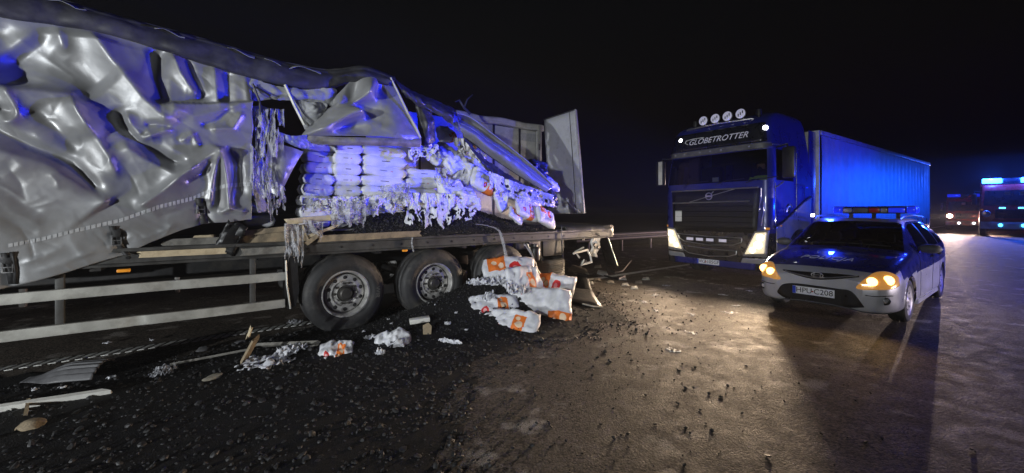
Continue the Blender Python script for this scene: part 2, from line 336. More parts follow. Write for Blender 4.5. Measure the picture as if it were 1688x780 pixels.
# profiled edge line: transverse bars along its near stretch, then a plain stripe
b = MB(); x = -6.0
while x < -0.15:
    sk = 0.045; w = 0.058
    jit = random.uniform(-0.004, 0.004)
    q = [(x - sk, 0.70 + jit), (x + w - sk, 0.70 + jit), (x + w + sk, 0.86 + jit), (x + sk, 0.86 + jit)]
    if random.random() > 0.04: b.add([TR.w(*p, 0.002) for p in q] + [TR.w(*p, 0.009) for p in q], [(4, 5, 6, 7), (0, 1, 5, 4), (1, 2, 6, 5), (2, 3, 7, 6), (3, 0, 4, 7)])
    x += 0.098
b.add([TR.w(x, y, 0.004) for x, y in ((-0.15, 0.74), (120, 0.74), (120, 0.92), (-0.15, 0.92))], [(0, 1, 2, 3)])
tag(b.build('edge_line', 'paint_line', None, smooth=False), kind='structure')

# crash barrier on the far verge
gr = empty('crash_barrier', TR.w(8, 4.75), TR.phi, 'galvanised steel crash barrier on posts along the far verge behind the wreck', 'crash barrier')
b = MB(); prof = [(0, 0.44), (-0.03, 0.47), (-0.08, 0.49), (-0.08, 0.54), (-0.01, 0.59), (-0.01, 0.61), (-0.08, 0.66), (-0.08, 0.71), (-0.03, 0.73), (0, 0.76)]
b.grid([[(x, y, z) for (y, z) in prof] for x in np.arange(-30, 92, 2.0)]); b.build('rail', 'galvanised', gr, solid=0.004)
for k in range(22): MB().box(-14 + k * 2.0, -13.92 + k * 2.0, 0.003, 0.09, -0.05, 0.70, b=0.008).build('post', 'galvanised', gr)

# ================================================================== the wrecked curtain-side trailer
trailer = empty('semi_trailer', TR.w(0, 0), TR.phi, 'wrecked curtain-side semi-trailer with torn silver tarpaulin and collapsed roof', 'trailer')
mat('torn_white', (0.66, 0.67, 0.71), 0.5, 0, 0.12, 12, 0.3, 40)
MB().box(-8.1, 5.42, 0.05, 2.44, 1.13, 1.235).build('deck', 'frame_metal', trailer, smooth=False)
b = MB(); b.prism([(0.05, 1.05), (-0.012, 1.05), (-0.02, 1.075), (-0.005, 1.085), (-0.005, 1.185), (-0.03, 1.20), (-0.03, 1.232), (0.05, 1.232)], 'x', -8.1, 5.40)
rail_o = b.build('side_rail', 'frame_metal', trailer, angle=30)
for k in range(26): MB().lathe([(0.0, -0.012), (0.016, -0.012), (0.016, 0.0)], (-5.4 + k * 0.41, 0, 1.135), n=8).build('rope_eye', 'black_metal', rail_o)
for y in (0.78, 1.66): MB().box(-7.5, 5.2, y, y + 0.12, 0.80, 1.128).build('chassis_beam', 'black_metal', trailer, smooth=False)
for k in range(9): MB().box(-6.6 + k * 1.4, -6.52 + k * 1.4, 0.06, 2.42, 1.01, 1.126).build('cross_member', 'black_metal', trailer, smooth=False)
# side underrun guard
def dented(x0, x1, z, h, dents, seed):
    b = MB(); rows = []
    for i in range(90):
        x = lerp(x0, x1, i / 89); dy = 0.0; dz = 0.004 * math.sin(x * 2.2 + seed)
        for (c, w, a) in dents: dy += a * math.exp(-((x - c) / w) ** 2)
        rows.append([(x, y + dy, z + zz + dz) for (y, zz) in ((0.06, -h / 2), (0.03, -h / 2 + 0.004), (0.027, -h / 2 + 0.015), (0.033, 0), (0.027, h / 2 - 0.015), (0.03, h / 2 - 0.004), (0.06, h / 2), (0.06, -h / 2))])
    b.grid(rows); b.add([p for p in rows[-1][:7]], [tuple(range(7))]); b.add([p for p in rows[0][:7]], [tuple(range(7))])
    return b
dented(-6.4, -0.72, 0.81, 0.105, [(-1.8, 0.12, 0.012)], 0.3).build('side_guard', 'aluminium', trailer, angle=25)
dented(-6.4, -0.72, 0.475, 0.105, [(-2.05, 0.06, 0.02), (-3.4, 0.2, 0.01)], 1.3).build('side_guard', 'aluminium', trailer, angle=25)
for x in (-1.05, -2.6, -4.2, -5.8): MB().box(x - 0.03, x + 0.03, 0.065, 0.12, 0.42, 1.05, b=0.006).build('guard_bracket', 'frame_metal', trailer)
b = MB(); b.prism([(-0.70, 1.04), (-0.585, 1.04), (-0.56, 0.60), (-0.60, 0.42), (-0.69, 0.40)], 'y', 0.05, 0.42); b.build('mud_flap', 'black_plastic', trailer, angle=30)
MB().tube([(-0.71, 0.03, 1.0), (-0.70, 0.025, 0.7), (-0.66, 0.03, 0.40)], 0.012, 6).build('flap_edge', 'aluminium', trailer)
for px, w in ((204, 0.05), (667, 0.035)):
    q = TR.y(px, 446 if px == 204 else 413, 0.03); MB().box(q.x - w, q.x + w, 0.0, 0.05, q.z - 0.016, q.z + 0.016, b=0.008).build('side_marker', 'amber', trailer)
    
def truck_wheel(parent, x, y, z, r=0.525, w=0.37, out=-1, squash=True):
    """wheel on a y axis, outer face towards out*y"""
    o = out
    rim = MB()
    rr = 0.30
    rim.lathe([(rr + 0.012, o * -0.01), (rr + 0.012, o * 0.012), (rr - 0.006, o * 0.016), (rr - 0.02, o * -0.005), (rr - 0.03, o * -0.10), (rr - 0.036, o * -0.16)], (x, y, z), n=48)
    rim.lathe([(rr - 0.036, o * -0.16), (rr - 0.045, o * -0.075), (rr - 0.07, o * -0.055), (0.175, o * -0.04), (0.16, o * -0.06), (0.115, o * -0.062), (0.11, o * -0.02)], (x, y, z), n=48)
    wob = rim.build('wheel', 'rim_metal', parent, angle=35)
    t = MB(); 
    prof = [(rr + 0.008, o * 0.0), (rr + 0.02, o * 0.022), (rr + 0.055, o * 0.03), (rr + 0.062, o * 0.036), (rr + 0.12, o * 0.040), (rr + 0.128, o * 0.036), (r - 0.055, o * 0.028), (r - 0.03, o * 0.012), (r - 0.012, o * -0.008), (r - 0.004, o * -0.02)]
    tw = [0.04, 0.055, 0.105, 0.12, 0.17, 0.185, 0.235, 0.25, 0.30, 0.315]
    for i, q in enumerate(tw): prof.append((r - (0.0 if (i // 1) % 4 in (0, 3) else 0.014), o * -q))
    prof += [(r - 0.012, o * -0.355), (r - 0.06, o * -0.375), (rr, o * -0.36)]
    t.lathe(prof, (x, y, z), n=64)
    if squash: t.v = [(p[0], p[1] + (0.02 * o if p[2] < 0.08 else 0), max(p[2], 0.004 + 0.0 * p[0])) for p in t.v]
    t.build('tyre', 'rubber', wob, angle=38)
    h = MB(); h.lathe([(0.0, o * 0.028), (0.062, o * 0.026), (0.078, o * 0.012), (0.088, o * -0.03), (0.112, o * -0.034), (0.112, o * -0.07)], (x, y, z), n=28); h.build('hub', 'hub_dark', wob, angle=30)
    for k in range(10):
        a = 2 * math.pi * k / 10
        MB().lathe([(0.0, o * -0.012), (0.013, o * -0.014), (0.016, o * -0.045), (0.016, o * -0.062)], (x + 0.140 * math.cos(a), y, z + 0.140 * math.sin(a)), n=6).build('wheel_nut', 'hub_dark' if k % 3 else 'rim_metal', wob, angle=30)
        a += math.pi / 10
        hh = MB(); cx_, cz_ = x + 0.212 * math.cos(a), z + 0.212 * math.sin(a); hh.lathe([(0.0, o * -0.0435), (0.023, o * -0.0435), (0.027, o * -0.046)], (cx_, y, cz_), n=12); hh.build('hand_hole', 'strap', wob)
    return wob
for k, x in enumerate((0.0, 1.30, 2.60)):
    truck_wheel(trailer, x, 0.045, 0.50)
    MB().tube([(x, 0.2, 0.5), (x, 2.3, 0.5)], 0.065, 10).build('axle', 'black_metal', trailer)
    truck_wheel(trailer, x, 2.43, 0.50, out=1)
# raised lettering fragment on the near tyre's wall
def tyre_text(p):
    a = R(-6) - p.x / 0.405; r = 0.405 + p.y; return (r * math.cos(a), 0.045 - 0.0405 - p.z, 0.5 + r * math.sin(a))
v_, f_ = text_mesh('WIR', 0.085, 0.002)
bt = MB(); bt.add([(lambda p: ((0.415 + p.y) * math.cos(-0.05 - p.x / 0.415), 0.045 - 0.0395 - p.z, 0.5 + (0.415 + p.y) * math.sin(-0.05 - p.x / 0.415)))(p) for p in v_], f_); bt.build('tyre_lettering', 'tread', trailer, smooth=False, fix=False)
# spare wheel slung flat under the tail, tanks and running gear behind the third axle
sp = MB(); rr, r = 0.29, 0.48
prof = [(rr, 0.03), (r - 0.06, 0.0), (r - 0.012, 0.03)]
for i in range(7): prof += [(r - 0.003, 0.045 + i * 0.042), (r - 0.003, 0.072 + i * 0.042), (r - 0.016, 0.076 + i * 0.042), (r - 0.016, 0.083 + i * 0.042)]
prof += [(r - 0.015, 0.345), (r - 0.07, 0.37), (rr, 0.34)]
sp.lathe(prof, (3.92, 0.55, 0.30), axis='z', n=56); spare = sp.build('spare_wheel', 'tread', trailer, angle=35)
MB().lathe([(0.0, 0.22), (0.29, 0.2), (0.29, 0.05), (0, 0.05)], (3.92, 0.55, 0.30), axis='z', n=30).build('rim', 'rim_metal', spare)
for x in (3.62, 4.2): MB().tube([(x, 0.25, 1.05), (x, 0.2, 0.6), (x + .02, 0.22, 0.28)], 0.014, 6).build('spare_hanger', 'frame_metal', spare)
MB().box(3.75, 4.32, 0.30, 0.80, 0.72, 1.02, b=0.01).build('tool_box', 'frame_metal', trailer)
tb = MB(); tb.lathe([(0.0, 0.0), (0.09, 0.005), (0.10, 0.03), (0.10, 0.22), (0.085, 0.25), (0.05, 0.26), (0.05, 0.31)], (3.42, 0.16, 0.68), axis='z', n=18); tb.build('air_spring', 'black_plastic', trailer)
MB().tube([(3.2, 0.12, 1.02), (3.3, 0.10, 0.8), (3.36, 0.02, 0.55), (3.44, -0.05, 0.34)], 0.013, 6).build('air_line', 'aluminium', trailer)
MB().box(3.0, 3.6, 0.2, 0.26, 0.9, 1.04, b=0.008).build('bracket_plate', 'frame_metal', trailer)
# tail: bent frame end, hanging lamp plate, propped panel
b = MB(); prof = [(0.03, 1.20), (0.0, 1.21), (0.0, 1.26), (0.04, 1.295), (0.4, 1.31), (1.2, 1.31), (2.44, 1.32)]
rows = []
for i in range(22):
    x = lerp(4.05, 5.47, i / 21); rows.append([(x + 0.03 * noise.noise(Vector((i * .3, y * 2, z))), y - 0.02 + 0.03 * noise.noise(Vector((i * .35, z * 4, 2))), z + 0.035 * noise.noise(Vector((i * .25, y * 1.5, 7))) * (i / 21 + .3)) for y, z in prof])
b.grid(rows); b.build('torn_floor_edge', 'frame_metal', trailer, angle=50, solid=0.02)
MB().box(5.40, 5.52, 0.0, 2.46, 1.06, 1.30, b=0.01).build('rear_sill', 'frame_metal', trailer)
def ragged_plate(name, c, w, h, thick, rot, m, seed, parent, amp=0.02):
    b = MB(); M = Matrix.Translation(c) @ Matrix.Rotation(rot[2], 4, 'Z') @ Matrix.Rotation(rot[1], 4, 'Y') @ Matrix.Rotation(rot[0], 4, 'X'); n = 9; rows = []
    for i in range(n):
        r_ = []
        for j in range(n):
            u, v = i / (n - 1) - .5, j / (n - 1) - .5; e = max(abs(u), abs(v)) * 2; k = 1 + (0.22 * noise.noise(Vector((u * 5 + seed, v * 5, seed))) if e > 0.99 else 0)
            r_.append(M @ Vector((u * w * k, amp * noise.noise(Vector((u * 4, v * 4, seed * 3))) * 2, v * h * k)))
        rows.append(r_)
    b.grid(rows); return b.build(name, m, parent, angle=35, solid=thick)
lp = TR.y(981, 405, 0.15)
plate = ragged_plate('lamp_plate', lp, 0.30, 0.44, 0.015, (0, R(12), R(8)), 'white_plastic', 3.3, trailer, 0.05)
for (dx, dz, r_) in ((-0.05, 0.02, 0.045), (0.06, -0.04, 0.04)): MB().lathe([(0.0, -0.03), (r_ * .8, -0.03), (r_, -0.02), (r_, 0.0)], (lp.x + dx, lp.y - 0.03, lp.z + dz), n=14).build('lamp_socket', 'black_plastic', plate)
q0, q1, q2, q3 = TR.y(945, 418, 0.1), TR.y(968, 412, 0.1), TR.y(975, 432, 0.05), TR.y(958, 437, 0.05)
MB().tube([q0, q1, (q1 + q2) / 2 + Vector((.03, 0, 0)), q2, q3, TR.y(963, 428, 0.05)], [.02, .025, .02, .028, .022, .015], 6).build('bent_bracket', 'white_plastic', trailer)
MB().tube([TR.y(955, 425, .2), TR.y(948, 415, .2), TR.y(962, 408, .2)], .02, 6).build('bent_bracket', 'white_plastic', trailer)
pa, pb_, pc, pd = TR.y(1000, 386, 0.1), TR.y(1002, 385, 0.9), TR.y(1020, 440, 0.55), TR.y(996, 441, 0.12)
b = MB(); b.add([pa, TR.y(1018, 437, 0.1), TR.y(1000, 438, 1.0), TR.y(985, 388, 1.0)], [(0, 1, 2, 3)]); b.build('rear_flap', 'black_plastic', trailer, solid=0.015, smooth=False)
MB().tube([TR.y(1000, 385, 0.09), TR.y(1009, 412, 0.085), TR.y(1018, 438, 0.09)], 0.014, 6).build('flap_strut', 'aluminium', trailer)
for (a, c, r_) in (((985, 378), (1008, 372), .03), ((990, 385), (1004, 380), .02), ((998, 372), (1003, 392), .014), ((975, 383), (992, 392), .025)): MB().tube([TR.y(*a, 0.05), TR.y((a[0] + c[0]) / 2, (a[1] + c[1]) / 2 - 2, 0.0), TR.y(*c, 0.02)], r_, 6).build('torn_bracket', 'frame_metal', trailer)
# far side wall and rear door leaf
for (x0, x1) in ((1.0, 2.1), (2.14, 3.2), (3.24, 4.01), (4.06, 4.81), (4.86, 5.42)): MB().box(x0, x1, 2.42, 2.45, 1.32, 3.70, b=0.004).build('side_panel', 'panel_white', trailer)
for x in (2.12, 3.22, 4.035, 4.835): MB().box(x - 0.022, x + 0.022, 2.40, 2.47, 1.25, 3.71).build('panel_post', 'black_metal', trailer, smooth=False)
MB().box(4.86, 5.42, 2.413, 2.419, 3.42, 3.62).build('panel_strip', 'reflective', trailer, smooth=False)
MB().box(4.86, 5.42, 2.413, 2.419, 2.44, 2.46).build('panel_seam', 'black_metal', trailer, smooth=False)
b = MB(); rows = []
for i in range(30):
    x = lerp(3.0, 5.62, i / 29); s_ = 0.03 * noise.noise(Vector((x * 1.5, 0, 4))); rows.append([(x, 2.40 + a, z + s_) for a, z in ((0, 3.72), (-0.03, 3.74), (-0.03, 3.86), (0, 3.89), (0.08, 3.89), (0.08, 3.72))])
b.grid(rows); b.build('top_beam', 'panel_white', trailer, angle=30)
MB().box(5.42, 5.50, 2.32, 2.47, 1.3, 3.86, b=0.008).build('corner_post', 'aluminium', trailer)
MB().box(5.36, 5.41, 2.34, 2.40, 1.3, 3.7, b=0.006).build('corner_strip', 'panel_white', trailer)
for z in (1.7, 2.5, 3.2): MB().tube([(5.40, 2.30, z), (5.40, 2.30, z + .16)], .018, 6).build('hinge', 'frame_metal', trailer)
TLc, TRc, BRc, BLc = TR.x(898, 198, 5.50), TR.x(950, 181, 5.56), TR.x(964, 352, 5.50), TR.x(906, 352, 5.44)
b = MB(); rows = []
for i in range(13):
    u = i / 12; rows.append([])
    for j in range(17):
        v = j / 16; p = (TLc.lerp(TRc, u)).lerp(BLc.lerp(BRc, u), v); p.x += 0.035 * math.sin(u * 3.1) * math.sin(v * 3.1) + 0.012 * noise.noise(Vector((u * 3, v * 3, 1))); rows[-1].append(p)
b.grid(rows); door = b.build('rear_door', 'door_grey', trailer, angle=60, solid=0.045)
MB().tube([TRc + Vector((-.035, 0, 0.0)), (TRc + BRc) / 2 + Vector((-.03, 0, 0)), BRc + Vector((-.035, 0, 0.02))], .022, 6).build('door_edge', 'aluminium', door)
MB().tube([TLc + Vector((-.03, 0, 0)), TRc + Vector((-.03, 0, 0))], .016, 6).build('door_edge', 'frame_metal', door)
k = TRc.lerp(TLc, .18); k2 = BRc.lerp(BLc, .2); MB().tube([k + Vector((-.032, 0, 0)), k2 + Vector((-.03, 0, 0))], .007, 5).build('door_seam', 'frame_metal', door)
ragged_plate('torn_strip', TR.x(945, 342, 5.3), 0.06, 0.5, 0.01, (R(-62), 0, 0), 'panel_white', 1.2, trailer, .02)
MB().tube([TR.y(775, 188, 1.6), TR.y(765, 178, 1.6), TR.y(757, 165, 1.6), TR.y(750, 168, 1.6)], [.03, .025, .02, .01], 6).build('bent_roof_bow', 'frame_metal', trailer)
MB().tube([TR.y(765, 178, 1.6), TR.y(770, 164, 1.6), TR.y(779, 156, 1.6)], [.02, .015, .006], 6).build('bent_roof_bow', 'frame_metal', trailer)

# ---------------------------------------------------------------- the side curtain: a slack, bulging tarpaulin
def L2(px, py): q = TR.y(px, py, 0.0); return (q.x, q.z)
TOP = [L2(*p) for p in ((0, 22), (60, 34), (140, 47), (210, 64), (280, 84), (330, 100), (380, 112), (424, 127))]
BOT = [L2(*p) for p in ((0, 477), (60, 463), (110, 449), (160, 433), (205, 420), (250, 399), (300, 379), (340, 368), (380, 366), (424, 360))]
TOP = [(-7.6, TOP[0][1] + 0.10), (-4.2, TOP[0][1] + 0.03)] + TOP; BOT = [(-7.6, 0.98), (-4.4, 0.95), (-3.4, 0.90)] + BOT
XR = L2(415, 200)[0]
xs = np.concatenate([np.linspace(-7.5, -3.3, 60)[:-1], np.linspace(-3.3, XR, 230)]); NV = 210
U, V = np.meshgrid(xs, np.linspace(0, 1, NV), indexing='ij')
zt = np.array([polyat(TOP, x) for x in xs])[:, None]; zb = np.array([polyat(BOT, x) for x in xs])[:, None]
Zc = zt + (zb - zt) * V; Xc = U.copy()
def seg_field(pts):
    """distance, side and run along a polyline for every grid point"""
    best = np.full(Xc.shape, 1e9); side = np.zeros(Xc.shape); run = np.zeros(Xc.shape); n = len(pts) - 1
    for i in range(n):
        (ax, az), (bx, bz) = pts[i], pts[i + 1]; dx, dz = bx - ax, bz - az; l2 = dx * dx + dz * dz
        t = np.clip(((Xc - ax) * dx + (Zc - az) * dz) / l2, 0, 1); qx, qz = Xc - ax - t * dx, Zc - az - t * dz; d = np.hypot(qx, qz); k = d < best
        best = np.where(k, d, best); side = np.where(k, np.sign(dx * qz - dz * qx), side); run = np.where(k, (i + t) / n, run)
    return best, side, run
Hc = np.zeros(Xc.shape)
def fold(px, amp, wa, wb=None, p=1.5, taper=(0.15, 0.15)):
    """ridge (amp > 0) or hollow along a line; wa is its reach on the upper/left side, wb on the other"""
    global Hc
    p = 1 + (p - 1) * .45 if amp > 0 else p
    wb = wb or wa; d, s, r = seg_field([L2(*q) for q in px]); w = np.where(s > 0, wa, wb)
    k = np.ones(Xc.shape)
    if taper[0]: k *= np.clip(r / taper[0], 0.0, 1)
    if taper[1]: k *= np.clip((1 - r) / taper[1], 0.0, 1)
    k = k * k * (3 - 2 * k)
    Hc = Hc + amp * np.exp(-(d / w) ** p) * k
Hc += 0.10 * np.sin(np.pi * np.clip(V, 0, 1)) ** 0.8 * (0.6 + 0.4 * np.cos((Xc + 2.6) * 0.9))
fold([(142, 40), (190, 105), (240, 165), (290, 212)], 0.16, 0.13, 0.15, 1.4, (0.02, 0.12))
fold([(95, 40), (112, 92)], 0.05, 0.05, 0.05, 1.5, (0.0, 0.3))
fold([(20, 75), (70, 110), (130, 120), (180, 155)], -0.13, 0.22, 0.20, 2)
fold([(0, 60), (25, 120), (40, 150)], -0.10, 0.12, 0.14, 2, (0, .2))
fold([(-60, 100), (-20, 130), (24, 152), (70, 154), (124, 159), (150, 200), (170, 232)], 0.13, 0.05, 0.22, 1.3, (0.1, 0.15))
fold([(15, 140), (34, 172), (41, 190), (30, 203), (4, 204)], 0.07, 0.04, 0.035, 1.3)
fold([(2, 180), (22, 186), (34, 184)], -0.06, 0.03, 0.04)
fold([(-60, 170), (0, 214), (50, 240), (120, 268), (184, 336)], -0.12, 0.055, 0.085, 1.6, (0.0, 0.12))
fold([(-80, 215), (0, 246), (80, 268), (150, 312), (184, 337)], 0.10, 0.07, 0.18, 1.4, (0.0, 0.05))
fold([(124, 160), (140, 190), (168, 230), (186, 262), (200, 300)], 0.075, 0.05, 0.07, 1.4)
fold([(60, 175), (95, 210), (140, 262)], -0.05, 0.07, 0.07, 1.6)
fold([(192, 176), (206, 208), (232, 236), (275, 262), (322, 278)], -0.13, 0.05, 0.055, 1.7, (0.15, 0.2))
fold([(208, 182), (220, 210), (238, 230), (262, 222), (290, 212)], 0.10, 0.035, 0.04, 1.3)
fold([(240, 208), (262, 206), (284, 211)], -0.05, 0.02, 0.025)
fold([(200, 232), (240, 262), (290, 286), (330, 272)], 0.08, 0.05, 0.12, 1.4)
fold([(262, 80), (258, 130), (268, 178)], -0.13, 0.07, 0.06, 1.8, (0.0, 0.15))
fold([(282, 84), (300, 125), (330, 166)], 0.09, 0.05, 0.06, 1.4, (0.0, 0.15))
fold([(304, 92), (318, 130), (338, 168)], -0.06, 0.04, 0.04, 1.6, (0, .1))
fold([(352, 100), (358, 168)], 0.06, 0.05, 0.04, 1.5, (0, 0)); fold([(376, 108), (378, 168)], -0.05, 0.04, 0.05, 1.5, (0, 0)); fold([(402, 115), (408, 168)], 0.04, 0.05, 0.05, 1.5, (0, 0))
# the lower half overlaps the upper along a torn, sagging lip
lip = [L2(*p) for p in ((262, 178), (285, 173), (340, 173), (405, 170), (430, 168))]
zl = np.array([polyat(lip, x) for x in xs])[:, None]; gate = np.clip((Xc - L2(268, 170)[0]) / 0.10, 0, 1)
Hc += gate * np.where(Zc < zl, 0.085 * np.exp(-(zl - Zc) / 0.5), -0.05 * np.exp(-(Zc - zl) / 0.25))
fold([(278, 176), (320, 195), (372, 184), (404, 172)], 0.035, 0.05, 0.05)
fold([(298, 236), (318, 222), (330, 246)], 0.05, 0.02, 0.03); fold([(345, 215), (382, 214), (400, 185)], 0.06, 0.03, 0.03, 1.3); fold([(330, 210), (360, 200), (384, 178)], -0.04, 0.03, 0.03)
fold([(225, 345), (270, 314), (320, 275), (364, 243)], 0.12, 0.045, 0.11, 1.3, (0.1, 0.05))
fold([(300, 300), (335, 285), (352, 262)], -0.05, 0.04, 0.05)
fold([(363, 243), (352, 290), (344, 350)], 0.07, 0.03, 0.035, 1.3, (0.02, 0.1)); fold([(364, 243), (373, 290), (378, 352)], 0.10, 0.028, 0.03, 1.3, (0.02, 0.1)); fold([(364, 252), (360, 300), (360, 350)], -0.04, 0.02, 0.02)
fold([(372, 240), (392, 270), (398, 330)], -0.07, 0.05, 0.05, 1.8)
fold([(360, 352), (378, 344), (408, 350)], 0.06, 0.025, 0.03)
for (a, c, am) in (((30, 438), (115, 402), .030), ((45, 452), (170, 408), .026), ((100, 440), (200, 395), -.022), ((14, 340), (75, 372), .03), ((8, 356), (70, 388), -.028), ((20, 322), (80, 352), -.03), ((120, 428), (230, 385), .03), ((215, 400), (300, 365), .03), ((250, 360), (320, 335), -.03), ((0, 300), (60, 262), .02)): fold([a, ((a[0] + c[0]) / 2 + 4, (a[1] + c[1]) / 2 + 2), c], am * .6, 0.03, 0.04, 1.5, (.3, .3))
fold([(195, 378), (205, 420)], -0.06, 0.06, 0.06); fold([(12, 425), (18, 475)], -0.06, 0.06, 0.06, 1.5, (.1, 0)); fold([(334, 330), (338, 368)], -0.07, 0.05, 0.05, 1.5, (.1, 0))
for k in range(26):            # beyond the left edge of the picture the folds go on
    x0 = random.uniform(-7.3, -3.6); z0 = random.uniform(1.4, 3.3); dx = random.uniform(.3, 1.0)
    d, s, r = seg_field([(x0, z0), (x0 + dx * .6, z0 - dx * .4), (x0 + dx, z0 - dx)]); Hc += random.choice((-.08, .1, .08)) * np.exp(-(d / random.uniform(.06, .16)) ** 1.4) * np.sin(np.pi * r)
fine = np.array([[noise.noise(Vector((x * 2.6, z * 2.6, 3))) * 0.009 - abs(noise.noise(Vector((x * 4 + z * 1.5, z * 3, 9)))) * 0.012 - abs(noise.noise(Vector((x * 9 + z * 4, z * 8 - x * 2, 4)))) * 0.004 for x, z in zip(rx, rz)] for rx, rz in zip(Xc, Zc)])
for _ in range(3): Hc[1:-1, 1:-1] = (Hc[1:-1, 1:-1] * 2 + Hc[2:, 1:-1] + Hc[:-2, 1:-1] + Hc[1:-1, 2:] + Hc[1:-1, :-2]) / 6
Hc = Hc * 0.80 + fine
rc = random.Random(5)
for k in range(60):            # thin sharp creases pressed into the cloth
    x0, z0 = rc.uniform(-3.2, -1.1), rc.uniform(1.1, 3.2); a = rc.gauss(-1.0, .7); l_ = rc.uniform(.12, .45); d, s, r = seg_field([(x0, z0), (x0 + math.cos(a) * l_ * .5 + .02, z0 + math.sin(a) * l_ * .5), (x0 + math.cos(a) * l_, z0 + math.sin(a) * l_)]); Hc += rc.choice((-1, 1)) * rc.uniform(.004, .010) * np.exp(-d / rc.uniform(.012, .03)) * np.sin(np.pi * r) ** .7
Hc *= np.clip(V / 0.05, 0.15, 1)
Yc = -0.03 - np.maximum(Hc, -0.16)
# the cloth slides a little with its folds, so creases are not a pure relief
gx = np.gradient(Hc, axis=1) / np.maximum(np.abs(np.gradient(Zc, axis=1)), 1e-4)
Zc2 = Zc - 0.10 * np.clip(Hc, -0.2, 0.3) * np.sin(np.pi * V)
edge_x = np.where(np.arange(len(xs))[:, None] >= len(xs) - 1, 0.0, 0.0)
b = MB(); b.grid([[(Xc[i, j] + (0.02 * noise.noise(Vector((0, Zc[i, j] * 6, 5))) if i == len(xs) - 1 else 0), Yc[i, j], Zc2[i, j]) for j in range(NV)] for i in range(len(xs))])
curtain = b.build('side_curtain', 'tarp', trailer, angle=180, solid=0.004, fix=False)
bm_ = bmesh.new(); bm_.from_mesh(curtain.data); curtain_bvh = BVHTree.FromBMesh(bm_); bm_.free()
def on_curtain(px, py, off=0.006):
    o = TR.y(px, py, -1.2); e = TR.y(px, py, 0.5); h = curtain_bvh.ray_cast(o, (e - o).normalized())
    if h[0] is None: return TR.y(px, py, -0.05 - off)
    return h[0] + Vector((0, -off, 0))
# reflective tape: short dashes sewn along the hem
tape = [(14, 402), (70, 391), (130, 376), (200, 360), (262, 338), (318, 324), (345, 312), (372, 303), (418, 300)]
t_, nseg = 14.0, 0
while t_ < 414:
    w = 5.2 if t_ > 250 else 7.5; hgt = 6.5 if t_ > 250 else 6
    pts = [on_curtain(t_ + a, polyat(tape, t_ + a) + c, 0.005) for a, c in ((0, 0), (w * .5, 0), (w, 0), (w, hgt), (w * .5, hgt), (0, hgt))]
    if max(p.y for p in pts) - min(p.y for p in pts) < 0.10: MB().add(pts, [(0, 1, 4, 5), (1, 2, 3, 4)]).build('reflective_tape', 'reflective', curtain, smooth=False, solid=0.0015)
    t_ += w + 1.6
def strap(pts, w, buckle):
    P = [on_curtain(*p, 0.016) for p in pts]; b = MB(); b.grid([[p + Vector((-w / 2, 0, 0)), p + Vector((0, -0.006, 0)), p + Vector((w / 2, 0, 0))] for p in P]); s_ = b.build('strap', 'strap', curtain, solid=0.006)
    q = on_curtain(*buckle, 0.03); bb = MB()
    for (x0, x1, z0, z1) in ((-.034, -.026, -.045, .045), (.026, .034, -.045, .045), (-.034, .034, -.05, -.042), (-.034, .034, .042, .05), (-.03, .03, -.006, .004)): bb.box(q.x + x0, q.x + x1, q.y - .012, q.y + .006, q.z + z0, q.z + z1)
    bb.build('buckle', 'steel_bright', s_, smooth=False)
    MB().box(q.x - .03, q.x + .03, q.y - .022, q.y - .008, q.z + .03, q.z + .12, b=.006).build('buckle_lever', 'strap', s_)
strap([(186, 373), (190, 385), (196, 400), (203, 412), (210, 421)], 0.055, (194, 396)); strap([(9, 417), (13, 430), (19, 450), (22, 468)], 0.05, (15, 440)); strap([(21, 415), (25, 432), (27, 450), (27, 468)], 0.03, (-60, 440)); strap([(329, 327), (331, 340), (335, 355), (337, 369)], 0.07, (332, 345))

# ---------------------------------------------------------------- loose sheets of the torn cover, from a few drawn points each
def sheet(name, rows, m, parent, n=40, k=30, amp=0.02, fs=5.0, seed=1, solid=0.004, crease=0.0, ragged=0.0, frame=TR):
    P = np.array([[frame.y(*p) for p in r] for r in rows]); a = np.array([catmull(r, k) for r in P]); g = np.stack([catmull(a[:, j], n) for j in range(k)], 1)
    out = []
    for i in range(n):
        o = []
        for j in range(k):
            q = Vector(g[i, j]); s_ = noise.noise(q * fs + Vector((seed, 0, 0))); c_ = abs(noise.noise(q * fs * 1.7 + Vector((0, seed, 4))))
            q.y -= amp * s_ + crease * c_
            if ragged and (i in (0, n - 1) or j in (0, k - 1)): q += Vector((noise.noise(q * 14), 0, noise.noise(q * 14 + Vector((3, 3, 3))))) * ragged
            o.append(q)
        out.append(o)
    return MB().grid(out).build(name, m, parent, angle=180, solid=solid, fix=False)
# collapsed roof edge: folded dark sheet with a pale rim
up = [(-420, -190), (-150, -80), (0, -28), (90, -2), (180, 24), (270, 47), (340, 66), (400, 84), (470, 104), (540, 116), (600, 111), (650, 128)]
lo = [(-420, -110), (-150, -20), (0, 26), (90, 40), (180, 57), (270, 83), (340, 106), (400, 124), (470, 141), (530, 146), (580, 135), (640, 140)]
rows = [[(x, y, 1.1) for x, y in [(px, py + 4) for px, py in up]], [(x, y - 1, 0.12) for x, y in up], [(x, y + 6, -0.05) for x, y in up], [((u[0] + l[0]) / 2, (u[1] + l[1]) / 2, -0.10) for u, l in zip(up, lo)], [(x, y, -0.06) for x, y in lo], [(x, y + 3, 0.12) for x, y in lo]]
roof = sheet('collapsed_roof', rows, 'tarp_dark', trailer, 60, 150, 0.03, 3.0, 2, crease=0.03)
MB().tube([TR.y(px, py, 0.02) + Vector((0, 0, .015 * noise.noise(Vector((px * .03, 0, 0))))) for px, py in [(px, polyat(up, px) + 1) for px in range(-300, 640, 12)]], 0.016, 6).build('roof_cable', 'frame_metal', roof)
